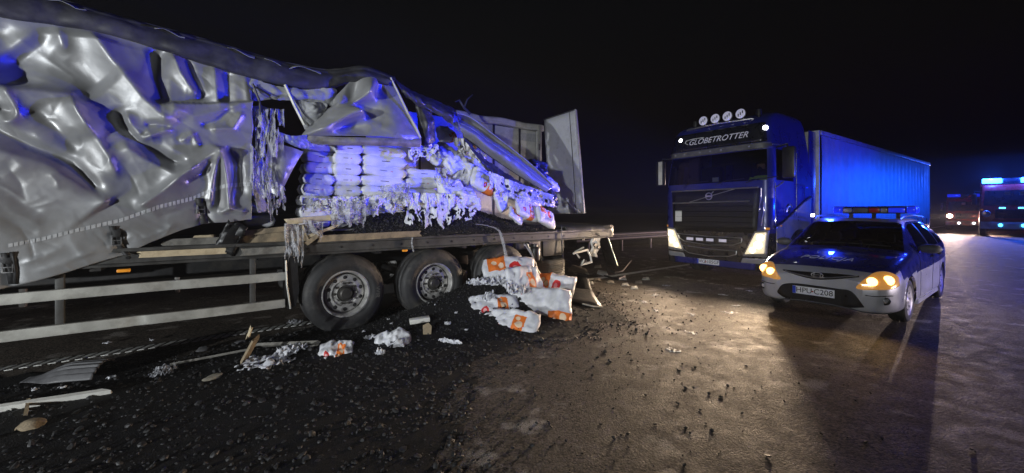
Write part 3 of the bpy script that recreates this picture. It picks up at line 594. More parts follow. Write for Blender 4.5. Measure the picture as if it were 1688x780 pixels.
for a, c, w in ((70, 142, 6), (255, 305, 7), (375, 420, 7), (436, 530, 9)): sheet('rim_strip', [[(x, polyat(up, x) + 1 + (2 if q else 0), 0.02 if q == 0 else -0.075) for x in np.linspace(a, c, 6)] if q == 0 else [(x, polyat(up, x) + w * (0.55 + .45 * math.sin(x * .11)), -0.09) for x in np.linspace(a, c, 6)] for q in (0, 1)], 'tarp_back', roof, 6, 30, 0.012, 9, 5)
# torn upper curtain between the stanchion and the lifted flap
sheet('torn_curtain', [[(404, 124, -0.03), (450, 140, -0.05), (500, 147, -0.06), (548, 146, -0.05), (556, 150, 0)], [(410, 150, 0.0), (450, 152, -0.07), (500, 158, -0.08), (540, 160, -0.07), (552, 168, 0)], [(418, 168, 0.05), (450, 164, 0.02), (485, 166, -0.02), (535, 170, -0.03), (545, 176, 0)]], 'tarp_back', trailer, 40, 60, 0.03, 6, 3, crease=0.04, ragged=.02)
sheet('torn_curtain', [[(484, 166, -0.03), (512, 168, -0.06), (540, 170, -0.03)], [(492, 185, -0.02), (515, 182, -0.10), (536, 184, -0.04)], [(497, 205, 0.05), (520, 200, -0.02), (528, 200, 0.0)], [(502, 214, 0.05), (512, 214, 0.05), (520, 212, 0.05)]], 'tarp_back', trailer, 40, 40, 0.04, 7, 8, crease=0.05, ragged=.02)
sheet('torn_curtain', [[(412, 176, 0.0), (425, 175, 0.03), (440, 178, 0.06)], [(414, 230, 0.02), (428, 230, -0.02), (438, 235, 0.06)], [(416, 300, 0.0), (426, 300, 0.03), (434, 310, 0.05)], [(424, 350, -0.02), (432, 350, 0.0), (442, 345, 0.05)]], 'tarp_back', trailer, 50, 24, 0.03, 5, 11, crease=0.05, ragged=.02)
sheet('torn_curtain', [[(441, 238, 0.02), (470, 240, -0.03), (500, 250, 0.03)], [(442, 280, 0.0), (466, 282, -0.03), (482, 280, 0.02)], [(446, 318, 0.02), (458, 322, 0.0), (466, 312, 0.03)]], 'tarp', trailer, 40, 30, 0.02, 4, 12, crease=0.02)
sheet('torn_curtain', [[(448, 214, -.02), (480, 224, -0.08), (506, 222, -0.05)], [(462, 226, -.02), (486, 234, -0.10), (508, 230, -0.05)], [(470, 234, 0), (492, 244, -0.04), (520, 246, 0.02)]], 'tarp_blue_lit', trailer, 30, 30, 0.04, 8, 13, crease=0.05)
for pts, r_ in (([(416, 138), (428, 168), (430, 190)], .014), ([(470, 140), (486, 175), (502, 206)], .02), ([(418, 142), (446, 158)], .012)): MB().tube([TR.y(*p, -0.09) for p in pts], r_, 6).build('stanchion', 'aluminium' if r_ > .015 else 'black_metal', trailer)
# the lifted flap: a stiff tent of tarpaulin hanging over the stack
FL = [[(546, 166, -0.02), (562, 150, -0.05), (585, 128, -0.06), (612, 122, -0.06), (634, 127, -0.05), (644, 128, -0.02)],
      [(545, 176, 0.02), (562, 166, -0.12), (584, 160, -0.05), (610, 150, -0.30), (624, 152, -0.04), (655, 152, -0.04)],
      [(530, 186, 0.0), (552, 178, -0.12), (578, 174, -0.16), (594, 174, -0.02), (640, 176, -0.10), (668, 180, -0.06)],
      [(512, 206, 0.0), (545, 196, -0.18), (594, 183, -0.32), (606, 191, -0.05), (650, 200, -0.18), (682, 208, -0.08)],
      [(498, 222, 0.0), (536, 211, -0.26), (572, 208, -0.06), (616, 208, -0.14), (656, 218, -0.22), (692, 224, -0.10)],
      [(500, 226, 0.0), (540, 224, -0.12), (580, 224, -0.15), (620, 225, -0.18), (660, 228, -0.20), (694, 232, -0.10)]]
flap = sheet('lifted_flap', FL, 'tarp', trailer, 90, 90, 0.012, 4, 21, crease=0.015)
sheet('flap_hem', [[(498, 223, -0.02), (560, 226, -0.15), (620, 227, -0.19), (694, 229, -0.12)], [(498, 230, -0.03), (560, 233, -0.17), (620, 234, -0.21), (694, 237, -0.13)], [(500, 236, 0.02), (560, 240, -0.10), (620, 240, -0.13), (693, 243, -0.05)]], 'wood_grey', flap, 14, 60, 0.01, 6, 2, crease=0.02)
MB().tube([TR.y(*p, -0.11) for p in ((644, 128), (656, 152), (672, 186), (686, 212), (693, 228))], [.012, .016, .02, .022, .016], 6).build('flap_edge', 'aluminium', flap)
# what is left of the roof right of the flap
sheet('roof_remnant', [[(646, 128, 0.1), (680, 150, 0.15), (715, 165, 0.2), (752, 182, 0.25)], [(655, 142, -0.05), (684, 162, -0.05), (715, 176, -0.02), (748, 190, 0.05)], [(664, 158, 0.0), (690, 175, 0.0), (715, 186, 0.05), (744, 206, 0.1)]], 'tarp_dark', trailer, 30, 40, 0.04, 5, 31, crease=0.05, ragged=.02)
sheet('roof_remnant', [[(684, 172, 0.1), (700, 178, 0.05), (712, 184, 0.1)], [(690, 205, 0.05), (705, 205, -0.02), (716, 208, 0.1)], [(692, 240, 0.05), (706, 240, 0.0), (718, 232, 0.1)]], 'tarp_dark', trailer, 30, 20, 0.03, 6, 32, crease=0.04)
sheet('roof_remnant', [[(712, 168, 0.3), (735, 180, 0.25), (752, 186, 0.3)], [(720, 186, 0.2), (738, 194, 0.2), (756, 210, 0.2)], [(735, 196, 0.3), (748, 206, 0.25), (760, 222, 0.25)]], 'tarp_blue_lit', trailer, 24, 24, 0.03, 6, 33, crease=0.03)
strip_rows = [[(752, 186, 0.16), (776, 194, 0.16), (806, 216, 0.15), (850, 250, 0.13), (884, 278, 0.10), (912, 306, 0.08)], [(755, 196, 0.30), (780, 206, 0.32), (808, 226, 0.30), (850, 256, 0.22), (882, 282, 0.15), (911, 308, 0.10)], [(758, 208, 0.12), (782, 222, 0.10), (804, 240, 0.08), (842, 265, 0.07), (874, 290, 0.05), (906, 312, 0.05)], [(764, 226, 0.28), (784, 240, 0.28), (802, 254, 0.26), (834, 276, 0.20), (866, 297, 0.14), (900, 317, 0.09)]]
rs_ = sheet('roof_strip', strip_rows, 'tarp', trailer, 40, 80, 0.010, 4, 34, crease=0.022, ragged=.02)
for q in (0, 3): MB().tube([TR.y(x, y, d_ - .015) for x, y, d_ in catmull(strip_rows[q], 24)], .006, 6).build('strip_edge', 'aluminium' if q == 0 else 'black_metal', rs_)
MB().tube([TR.y(x, y, d_ - .03) for x, y, d_ in catmull([((a[0] + c[0]) / 2, (a[1] + c[1]) / 2, (a[2] + c[2]) / 2) for a, c in zip(strip_rows[1], strip_rows[2])], 24)], .006, 5).build('strip_seam', 'tarp_back', rs_)
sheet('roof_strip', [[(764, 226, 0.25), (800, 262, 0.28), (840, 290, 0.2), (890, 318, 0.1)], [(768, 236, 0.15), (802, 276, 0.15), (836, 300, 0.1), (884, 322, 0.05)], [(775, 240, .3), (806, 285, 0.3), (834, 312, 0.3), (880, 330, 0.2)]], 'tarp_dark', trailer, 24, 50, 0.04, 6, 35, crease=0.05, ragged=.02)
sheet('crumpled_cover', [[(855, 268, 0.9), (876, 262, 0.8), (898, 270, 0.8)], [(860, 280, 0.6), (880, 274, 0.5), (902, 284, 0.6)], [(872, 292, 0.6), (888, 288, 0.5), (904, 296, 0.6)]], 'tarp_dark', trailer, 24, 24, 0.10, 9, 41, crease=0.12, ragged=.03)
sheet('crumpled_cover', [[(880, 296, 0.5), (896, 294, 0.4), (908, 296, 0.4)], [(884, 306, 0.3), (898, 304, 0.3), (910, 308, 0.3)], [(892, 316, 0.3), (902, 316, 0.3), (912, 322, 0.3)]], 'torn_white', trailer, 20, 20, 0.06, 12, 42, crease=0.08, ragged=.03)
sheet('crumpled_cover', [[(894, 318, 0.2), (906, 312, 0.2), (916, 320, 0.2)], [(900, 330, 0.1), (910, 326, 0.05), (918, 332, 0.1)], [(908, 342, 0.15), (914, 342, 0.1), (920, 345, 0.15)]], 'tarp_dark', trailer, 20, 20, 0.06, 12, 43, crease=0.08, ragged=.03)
# ================================================================== bags
def bag_mesh(seed, L=0.5, W=0.36, T=0.13, uv='top', sag=0.0, wrinkle=0.008, slump=0.0, crumple=0.0):
    """a filled sack: pillow with sealed ends"""
    NU, NW = 22, 16; v = []; uvs = []; f = []
    def pt(i, j, side):
        u, w = 2 * i / NU - 1, 2 * j / NW - 1
        e = max(0.0, 1 - abs(u) ** 5) ** 0.42 * max(0.0, 1 - abs(w) ** 7) ** 0.45
        x = u * L / 2 * (1 - 0.05 * w * w); y = w * W / 2 * (1 - 0.07 * u ** 6 * (1 if abs(u) < 0.999 else 0.4))
        n = noise.noise(Vector((x * 9 + seed, y * 9, side * 5))) ; n2 = abs(noise.noise(Vector((x * 22, y * 16 + seed, side * 3))))
        z = side * T / 2 * e * (1 + 0.22 * n) + wrinkle * (n2 - 0.3) * (0.3 + e) * side
        z -= slump * u * u
        if crumple: z += crumple * e * (abs(noise.noise(Vector((x * 5 + seed, y * 6, 2)))) * 1.4 - .5) - crumple * .5 * abs(noise.noise(Vector((x * 13, y * 11 + seed, 6)))); x += crumple * .5 * noise.noise(Vector((y * 6, seed, u))); y += crumple * .6 * noise.noise(Vector((x * 6, seed, 9)))
        return (x, y, z + T / 2)
    idx = {}
    for side in (1, -1):
        for i in range(NU + 1):
            for j in range(NW + 1):
                edge = i in (0, NU) or j in (0, NW)
                if side == -1 and edge: idx[(side, i, j)] = idx[(1, i, j)]; continue
                idx[(side, i, j)] = len(v); p = pt(i, j, side); v.append(p)
                uvs.append((p[0] / L + .5, p[1] / W + .5) if uv == 'top' else (p[0] / L + .5, p[2] / T))
        for i in range(NU):
            for j in range(NW):
                q = [idx[(side, i, j)], idx[(side, i + 1, j)], idx[(side, i + 1, j + 1)], idx[(side, i, j + 1)]]; f.append(q if side == 1 else q[::-1])
    me = bpy.data.meshes.new('bag'); me.from_pydata(v, [], f); l = me.uv_layers.new(name='UVMap')
    for k, lp_ in enumerate(me.loops): l.data[k].uv = uvs[lp_.vertex_index]
    me.polygons.foreach_set('use_smooth', [True] * len(me.polygons)); return me
def place_bag(me, m, loc, rot, label, group, scale=(1, 1, 1), name='fuel_bag'):
    me = me.copy() if me.materials else me
    if not me.materials: me.materials.append(MATS[m])
    else: me.materials[0] = MATS[m]
    o = bpy.data.objects.new(name, me); COL.objects.link(o); o.location = loc; o.rotation_euler = rot; o.scale = scale
    return tag(o, label, 'bag', group)
def tworld(p): return TR.w(p[0], p[1], p[2])
# --- pallet stack: four columns, nine courses
pal = empty('pallet', TR.w(0.25, 0.6, 1.237), TR.phi, 'grey wooden pallet under the stack of white bags on the trailer deck', 'pallet')
for k in range(5): MB().box(-0.95, 1.25, -0.48 + k * 0.22, -0.36 + k * 0.22, 0.105, 0.127).build('slat', 'wood_grey', pal, smooth=False)
for k in range(3): MB().box(-0.95 + k * 1.02, -0.80 + k * 1.02, -0.48, 0.5, 0.0, 0.10).build('block', 'wood_grey', pal, smooth=False)
colpx = [(494, 552), (548, 598), (595, 672), (670, 728)]
zt_, zb_ = 2.56, 1.37; rows_n = 8; dz = (zt_ - zb_) / rows_n
ordn = ['top', 'second from top', 'third from top', 'fourth from top', 'fifth from top', 'sixth from top', 'seventh from top', 'bottom']
cnm = ['leftmost', 'second', 'third', 'rightmost']
protos = [bag_mesh(s * 3.7, uv='side') for s in range(5)]
for c, (a, d_) in enumerate(colpx):
    x0, x1 = TR.y(a, 300, 0.28).x, TR.y(d_, 300, 0.28).x; L_ = (x1 - x0) * 1.0
    for r_ in range(rows_n):
        z = zb_ + (rows_n - 1 - r_) * dz
        if c == 3 and r_ < 2: continue
        off = [(-0.03 + 0.035 * (r_ < 2)), 0, 0, 0][c]
        if c == 0: off = 0.06 - 0.014 * r_
        k = random.randrange(5); y = 0.45 + random.uniform(-.025, .025) + (0.04 if c == 3 else 0) + (.03 if c == 0 and r_ < 2 else 0)
        place_bag(protos[k], 'bag_slit' if (r_ + c) % 2 else 'bag_plain', TR.w((x0 + x1) / 2 + off + random.uniform(-.012, .012), y, z), (R(random.uniform(-2, 2)), R(random.uniform(-1.5, 1.5) + (3 if c == 2 and r_ < 6 else 0)), TR.phi + R(random.uniform(-3, 3))), f'white sealed bag in the {cnm[c]} column of the trailer stack, {ordn[r_]}', 'bags stacked on the trailer', (L_ / 0.5, random.uniform(.95, 1.05), dz / 0.13 * random.uniform(1.04, 1.16)))
# a second, shadowed stack further forward
for r_ in range(5):
    place_bag(protos[r_], 'bag_slit', TR.w(-0.93, 0.75, 1.4 + r_ * dz * 1.2), (0, 0, TR.phi + R(90 + random.uniform(-4, 4))), f'shadowed bag in the narrow blue-lit stack left of the others, {["bottom", "second from bottom", "middle", "second from top", "top"][r_]}', 'bags stacked on the trailer', (0.95, 1.0, 1.2))
# --- bags thrown about on the tail of the deck: (px, py, depth, length, width, thick, rot xyz deg, print, label)
loose = [
    (736, 221, 0.75, .34, .28, .20, (60, 10, 20), 'bag_corner', 'small bag with orange corner, highest on the heap under the roof'),
    (736, 252, 0.45, .42, .32, .16, (55, 10, -20), 'bag_slit', 'slumped white bag at the right end of the stack top'),
    (752, 270, 0.40, .44, .30, .18, (70, -20, 10), 'bag_plain', 'white bag leaning right of the stack, upper one'),
    (770, 246, 0.55, .40, .30, .14, (75, -50, 10), 'bag_orange', 'upright bag with orange label high on the heap'),
    (764, 285, 0.35, .40, .30, .18, (60, -70, 0), 'bag_slit', 'rounded white bag standing between stack and big plump bag'),
    (796, 299, 0.20, .50, .38, .20, (65, 32, 5), 'bag_corner', 'big plump white bag in the middle of the tumbled heap'),
    (742, 310, 0.20, .44, .32, .20, (70, 5, 0), 'bag_slit', 'plump white bag low at the right end of the stack'),
    (768, 317, 0.12, .34, .22, .09, (40, 4, 0), 'bag_plain', 'flat white bag lying across the coal on deck'),
    (818, 306, 0.30, .36, .24, .14, (60, 60, 0), 'bag_slit', 'narrow white bag wedged under the hanging roof strip'),
    (826, 330, 0.10, .42, .26, .10, (70, 62, -5), 'bag_slit', 'limp white bag sliding down off the tumbled heap'),
    (838, 316, 0.30, .36, .28, .14, (50, 20, 0), 'bag_plain', 'white bag behind the limp one under the roof strip'),
    (872, 326, 0.20, .55, .36, .20, (52, 26, 8), 'bag_red', 'purple-lit bag with printed label under the strip end'),
    (868, 346, 0.02, .52, .36, .14, (58, 28, 6), 'bag_orange', 'printed bag with orange block sliding off the deck'),
    (900, 358, -0.04, .48, .36, .14, (60, 30, 10), 'bag_red', 'rightmost printed bag hanging over the deck edge'),
    (850, 355, 0.0, .34, .26, .08, (55, 35, 0), 'bag_red', 'crumpled bag with red print low on the deck edge'),
    (722, 262, 0.6, .45, .34, .16, (30, 20, 40), 'bag_plain', 'bag half hidden behind the torn film at the stack corner'),
    (905, 300, 0.55, .5, .36, .16, (30, 30, 10), 'bag_slit', 'pale bag beside the rear door behind the roof strip'),
    (790, 270, 0.6, .5, .36, .18, (40, 40, 10), 'bag_slit', 'bag lying behind the big plump bag under the roof'),
]
for i, (px, py, y, L_, W_, T_, rt, mt, lb) in enumerate(loose):
    p = TR.y(px, py, y); me = bag_mesh(40 + i * 2.3, L_, W_, T_, wrinkle=0.03, crumple=.035)
    M = Matrix.Rotation(TR.phi, 4, 'Z') @ Matrix.Rotation(R(rt[1]), 4, 'Y') @ Matrix.Rotation(R(rt[0]), 4, 'X') @ Matrix.Rotation(R(rt[2]), 4, 'Z')
    w = tworld(p) - (M @ Vector((0, 0, T_ / 2)))
    place_bag(me, mt, w, M.to_euler(), lb, 'bags tumbled on the trailer tail')

# ================================================================== coal
def gm(x, y, cx_, cy_, sx, sy): return math.exp(-((x - cx_) / sx) ** 2 - ((y - cy_) / sy) ** 2)
def heap(x, y):
    """height of the spilled coal on the road, in trailer axes"""
    h = 0.62 * gm(x, y, 2.55, 0.0, 0.85, 0.75) + 0.22 * gm(x, y, 1.35, -0.15, 0.75, 0.45) + 0.13 * gm(x, y, 2.3, -0.75, 0.8, 0.5) + 0.07 * gm(x, y, 0.4, -0.45, 1.2, 0.4)
    return h
def heapw(X, Y): q = TR.loc((X, Y, 0)); return heap(q.x, q.y)
def on_ground(px, py, off=0.0):
    """point of the ground or coal heap seen at a pixel"""
    dx, dz = (px - CX) / F, (HY - py) / F; s = 1.5
    while s < 60:
        z = EYE + s * dz
        if z <= heapw(s * dx, s) + off: break
        s += 0.01
    return Vector((s * dx, s, heapw(s * dx, s) + off))
poly = [G(*p) for p in ((-2600, 900), (-700, 650), (-120, 630), (120, 612), (300, 590), (430, 560), (520, 535), (600, 500), (660, 470))] + [TR.w(1.0, 0.9), TR.w(3.3, 0.9)] + [G(*p) for p in ((960, 470), (1000, 500), (1022, 530), (960, 552), (880, 566), (815, 585), (775, 615), (752, 660), (738, 720), (728, 800), (700, 1000), (640, 1400), (-300, 1500))]
poly = np.array([(p.x, p.y) for p in poly])
def inside(P):
    x, y = P[:, 0], P[:, 1]; r = np.zeros(len(P), bool); j = len(poly) - 1
    for i in range(len(poly)):
        xi, yi = poly[i]; xj, yj = poly[j]; c = ((yi > y) != (yj > y)) & (x < (xj - xi) * (y - yi) / (yj - yi + 1e-12) + xi); r ^= c; j = i
    return r
def edge_dist(P):
    d = np.full(len(P), 1e9)
    for i in range(len(poly)):
        a, b_ = poly[i], poly[(i + 1) % len(poly)]; ab = b_ - a; t = np.clip(((P - a) @ ab) / (ab @ ab + 1e-12), 0, 1); d = np.minimum(d, np.hypot(*(P - a - t[:, None] * ab).T))
    return np.where(inside(P), d, -d)
# dust layer and mounds as one uneven sheet, then the pieces
st = 0.035; gx_, gy_ = np.arange(-6.2, 2.6, st), np.arange(0.9, 9.2, st)
GX, GY = np.meshgrid(gx_, gy_, indexing='ij'); PP = np.stack([GX.ravel(), GY.ravel()], 1); ED = edge_dist(PP)
nz = np.array([noise.noise(Vector((x * 2.2, y * 2.2, 0))) * 0.28 + noise.noise(Vector((x * 7, y * 7, 5))) * 0.14 for x, y in PP])
LX, LY = (PP - TR.O) @ TR.d, (PP - TR.O) @ TR.n
HH = 0.62 * np.exp(-((LX - 2.55) / .85) ** 2 - ((LY - 0.0) / .75) ** 2) + 0.22 * np.exp(-((LX - 1.35) / .75) ** 2 - ((LY + .15) / .45) ** 2) + 0.13 * np.exp(-((LX - 2.3) / .8) ** 2 - ((LY + .75) / .5) ** 2) + 0.07 * np.exp(-((LX - .4) / 1.2) ** 2 - ((LY + .45) / .4) ** 2)
keep = (ED + nz > 0.0)
zz = HH * 0.97 + 0.006 + 0.010 * np.abs(nz) * 3 * np.clip((ED + nz) / .2, 0, 1) - np.where(ED + nz < 0.05, 0.004, 0)
n0, n1 = GX.shape; K = keep.reshape(n0, n1); fk = K[:-1, :-1] & K[1:, :-1] & K[1:, 1:] & K[:-1, 1:]; I, J = np.nonzero(fk)
ids = np.arange(n0 * n1).reshape(n0, n1); Q = np.stack([ids[I, J], ids[I + 1, J], ids[I + 1, J + 1], ids[I, J + 1]], 1); used, inv = np.unique(Q, return_inverse=True)
SV = np.stack([PP[used, 0], PP[used, 1], zz[used]], 1); SQ = inv.reshape(-1, 4)
def rock_protos(n):
    out = []
    for k in range(n):
        bm = bmesh.new(); bmesh.ops.create_icosphere(bm, subdivisions=1, radius=1); s_ = Vector((random.uniform(.7, 1.2), random.uniform(.6, 1.1), random.uniform(.45, .85)))
        for v in bm.verts: v.co = Vector((v.co.x * s_.x, v.co.y * s_.y, v.co.z * s_.z)) * random.uniform(.72, 1.12)
        bm.verts.ensure_lookup_table(); bmesh.ops.triangulate(bm, faces=bm.faces); out.append((np.array([v.co[:] for v in bm.verts]), np.array([[q.index for q in f.verts] for f in bm.faces]))); bm.free()
    return out
RP = rock_protos(14)
def pieces(P, Z, S):
    """many coal lumps as one vertex/face array"""
    vs_, fs_, o = [], [], 0
    for p, z, s_ in zip(P, Z, S):
        v, f = RP[random.randrange(14)]; a = random.uniform(0, 6.28); ca, sa = math.cos(a), math.sin(a); tl = random.uniform(-.6, .6)
        x, y, q = v[:, 0] * ca - v[:, 1] * sa, v[:, 0] * sa + v[:, 1] * ca, v[:, 2] + tl * v[:, 0]
        vs_.append(np.stack([p[0] + x * s_, p[1] + y * s_, z + (q + .45) * s_], 1)); fs_.append(f + o); o += len(v)
    return np.concatenate(vs_), np.concatenate(fs_)
def mesh_np(name, parts, mats_):
    V_ = np.concatenate([p[0] for p in parts]); fl, mi, o = [], [], 0
    for k, (v, f) in enumerate(parts): fl += (f + o).tolist(); mi += [k] * len(f); o += len(v)
    me = bpy.data.meshes.new(name); me.from_pydata(V_.tolist(), [], fl)
    for m in mats_: me.materials.append(MATS[m])
    me.polygons.foreach_set('material_index', mi); me.update(); ob = bpy.data.objects.new(name, me); COL.objects.link(ob); return ob
def sample(n, box, dens):
    P = np.stack([np.random.uniform(box[0], box[1], n), np.random.uniform(box[2], box[3], n)], 1); return P[np.random.rand(n) < dens(P)]
def dens1(P):
    e = edge_dist(P); dcam = np.hypot(P[:, 0], P[:, 1]); return np.clip(0.55 + e * 1.2, 0.0, 1) * (e > -0.15) * np.clip(6.5 / dcam ** 1.15, .25, 1)
P1 = sample(50000, (-4.6, 2.4, 1.7, 8.6), dens1); Lx, Ly = (P1 - TR.O) @ TR.d, (P1 - TR.O) @ TR.n; P1 = P1[Ly < 0.9]
Z1 = np.array([heapw(x, y) for x, y in P1]); S1 = np.random.lognormal(math.log(0.0078), 0.52, len(P1)).clip(.004, .034)
def dens2(P):
    e = edge_dist(P); return np.where(e < -0.02, 0.75 * np.exp(e / 0.42), 0) + np.where(e < -0.02, 0.02, 0)
P2 = sample(9000, (-0.6, 3.4, 1.9, 8.5), dens2); Z2 = np.zeros(len(P2)) + .001; S2 = np.random.lognormal(math.log(0.009), 0.42, len(P2)).clip(.004, .028)
coal = mesh_np('spilled_coal', [(SV, SQ), pieces(P1, Z1, S1), pieces(P2, Z2, S2)], ['coal_dust', 'coal', 'coal'])
tag(coal, 'black coal spilled in a heap and layer over the road beside the trailer wheels', 'coal', kind='stuff')
# bigger lumps lying singly on the open road
lump_spots = [(985, 590), (1010, 572), (1042, 560), (1068, 548), (1100, 530), (1076, 590), (1108, 578), (1120, 612), (1088, 628), (1136, 560), (1152, 592), (1176, 628), (1204, 560), (1178, 520), (1140, 498), (1120, 486), (1188, 655), (1210, 640), (1154, 676), (1064, 652), (1020, 640), (958, 628), (930, 655), (880, 640), (862, 690), (905, 700), (990, 700), (1035, 716), (960, 748), (1080, 700), (1130, 706), (1098, 506), (1062, 520), (1040, 536), (1230, 604), (1215, 530), (1160, 545), (1012, 612), (1052, 606), (945, 600), (1130, 640), (1108, 550), (845, 740), (1140, 530)]
lm = []
for k in range(8):
    v, f = RP[k]; me = bpy.data.meshes.new('coal_lump'); me.from_pydata((v * 0.019 + np.array([0, 0, 0.011])).tolist(), [], f.tolist()); me.materials.append(MATS['coal']); lm.append(me)
for k, (px, py) in enumerate(lump_spots):
    o = bpy.data.objects.new('coal_lump', lm[k % 8]); COL.objects.link(o); o.location = G(px, py); o.rotation_euler = (0, 0, k * 1.7); s_ = random.uniform(.4, 1.15); o.scale = (s_, s_, s_ * .65)
    tag(o, 'loose black coal lump lying singly on the brown-lit open road', 'coal lump', 'single coal lumps on the open road')
# coal run out over the deck
def deck_top(x): return polyat([(-0.2, 1.26), (0.1, 1.42), (0.4, 1.58), (1.0, 1.63), (1.9, 1.69), (2.3, 1.60), (2.8, 1.46), (3.3, 1.36), (3.9, 1.26), (4.6, 1.24)], x)
DV = []; dxs, dys = np.arange(-0.1, 4.3, 0.05), np.arange(-0.055, 1.3, 0.045)
rows = [[(x, y, max(1.237 + (deck_top(x) - 1.237) * min(1, max(0, (y + 0.045) / 0.34)) ** 0.7 + 0.02 * noise.noise(Vector((x * 6, y * 6, 0))), 1.225 - (0.02 if y < -.03 else 0))) for y in dys] for x in dxs]
mbh = MB().grid(rows); dv = np.array([tuple(TR.w(*p)) for p in mbh.v]); dq = np.array(mbh.f)
P3 = []; 
for k in range(5200):
    x, y = random.uniform(0.1, 4.0), random.uniform(-0.05, 0.5); z = 1.237 + (deck_top(x) - 1.237) * min(1, max(0, (y + 0.045) / 0.34)) ** 0.7; w = TR.w(x, y, z); P3.append((w.x, w.y, z))
P3 = np.array(P3); pv = pieces(P3[:, :2], P3[:, 2], np.random.lognormal(math.log(.011), .35, len(P3)).clip(.005, .03))
dc = mesh_np('coal_on_deck', [(dv, dq), pv], ['coal_dust', 'coal']); tag(dc, 'black coal run out of burst bags over the trailer deck edge', 'coal', kind='stuff')

# ================================================================== torn film and burst bags
def biggest(f):
    """the faces of the largest connected piece"""
    par = {}
    def find(a):
        while par[a] != a: par[a] = par[par[a]]; a = par[a]
        return a
    for q in f:
        for k in q: par.setdefault(k, k)
        r0 = find(q[0])
        for k in q[1:]: par[find(k)] = r0
    cnt = {}
    for q in f: r = find(q[0]); cnt[r] = cnt.get(r, 0) + 1
    best = max(cnt, key=cnt.get); return [q for q in f if find(q[0]) == best]
def fringe(name, px0, px1, top, bot, y, m, seed, label, n=56, k=40, amp=0.05, holes=0.16, jag=0.55, solid=0.0015, cat='torn film', group='torn wrapping', lace=0):
    """ragged sheet hanging in strips: top, bot are pixel heights (numbers or lists over the width)"""
    def at(q, u): return q if isinstance(q, (int, float)) else polyat([(i / (len(q) - 1), z) for i, z in enumerate(q)], u)
    rows = []; keep_ = {}
    for i in range(n):
        u = i / (n - 1); ln = 1 - jag * (0.5 + 0.9 * noise.noise(Vector((u * 7 + seed, 0, 0))) + 0.6 * noise.noise(Vector((u * 13, seed, 0)))); ln = min(max(ln, .12), 1); r_ = []
        for j in range(k):
            v = j / (k - 1); px = lerp(px0, px1, u) + 5 * noise.noise(Vector((u * 6, v * 3, seed))) * v; py = lerp(at(top, u), at(bot, u), v)
            p = TR.y(px, py, y); p.y += amp * (noise.noise(Vector((u * 5, v * 3, seed + 3))) * 1.1 + .45 * abs(noise.noise(Vector((u * 13, v * 8, seed)))) + .25 * abs(noise.noise(Vector((u * 27, v * 19, seed)))) - .3) - amp * .5 * v
            p.y = min(p.y, y + .12); r_.append(p); h_ = .8 * noise.noise(Vector((u * (px1 - px0) * .13, v * 5.5, seed * 2))) + .75 * noise.noise(Vector((u * (px1 - px0) * .36, v * 12, seed)))
            keep_[i, j] = v < ln and h_ < (0.60 - holes * (0.5 + 2.2 * v) if not lace else 0.66 - 0.85 * v - lace)
        rows.append(r_)
    b = MB(); b.v = [p for r_ in rows for p in r_]; b.f = [(i * k + j, i * k + j + 1, (i + 1) * k + j + 1, (i + 1) * k + j) for i in range(n - 1) for j in range(k - 1) if keep_[i, j] and keep_[i + 1, j + 1]]; b.f = biggest(b.f)
    used_ = sorted({q for f in b.f for q in f}); mp = {q: i for i, q in enumerate(used_)}; c0 = TR.y((px0 + px1) / 2, at(bot, .5), y)
    b.v = [b.v[q] - c0 for q in used_]; b.f = [tuple(mp[q] for q in f) for f in b.f]
    o = b.build(name, m, None, angle=28, solid=solid, fix=False); o.location = tworld(c0); o.rotation_euler = (0, 0, TR.phi); return tag(o, label, cat, group)
fringe('torn_film', 420, 468, 180, 300, -0.07, 'film', 2.1, 'clear stretch film hanging in strips where the silver curtain ends', jag=.35, holes=.25, amp=.07)
fringe('torn_film', 412, 448, [236, 280], [330, 372], -0.12, 'film', 5.4, 'long shredded film tail beside the curtain edge', jag=.3, holes=.22, amp=.06)
fringe('torn_film', 440, 470, [290, 310], [372, 352], -0.1, 'film', 6.4, 'short film shred below the film tail at the curtain edge', jag=.4, holes=.25, amp=.06)
fringe('torn_film', 468, 500, [368, 372], [440, 445], -0.09, 'film', 8.8, 'bunched white film hanging over the side rail left of the first wheel', jag=.5, holes=.1, amp=.06)
fringe('torn_film', 500, 532, [362, 366], [392, 398], -0.08, 'film', 9.3, 'crumpled film caught among broken boards on the deck edge', jag=.5, holes=.1, amp=.06)
fringe('torn_film', 545, 602, [332, 330], [382, 376], -0.02, 'film', 12.1, 'crumpled grey film bulging below the stack above the deck edge', jag=.35, holes=.02, amp=.09)
fringe('burst_bag', 498, 552, [326, 328], [358, 356], 0.15, 'torn_white', 14.0, 'burst white bag sagging at the foot of the leftmost stack column', n=89, k=60, amp=0.05, jag=.25, cat='bag', group='burst bags on the trailer', lace=0.10)
fringe('burst_bag', 548, 602, [324, 324], [356, 358], 0.15, 'torn_white', 15.5, 'burst white bag sagging at the foot of the second stack column', n=89, k=60, amp=0.05, jag=.25, cat='bag', group='burst bags on the trailer', lace=0.10)
fringe('burst_bag', 600, 672, [322, 318], [364, 360], 0.12, 'torn_white', 16.2, 'burst white bag with ragged hem below the third stack column', n=116, k=60, amp=0.05, jag=.25, cat='bag', group='burst bags on the trailer', lace=0.10)
fringe('torn_film', 628, 676, [306, 300], [330, 334], 0.03, 'film', 17.2, 'brownish torn film over the foot of the third stack column', jag=.3, holes=.1, amp=.08)
fringe('burst_bag', 668, 706, [318, 318], [376, 380], 0.04, 'torn_white', 18.9, 'shredded bag hanging in tatters below the rightmost stack column', n=65, k=60, amp=0.05, jag=.25, cat='bag', group='burst bags on the trailer', lace=0.10)
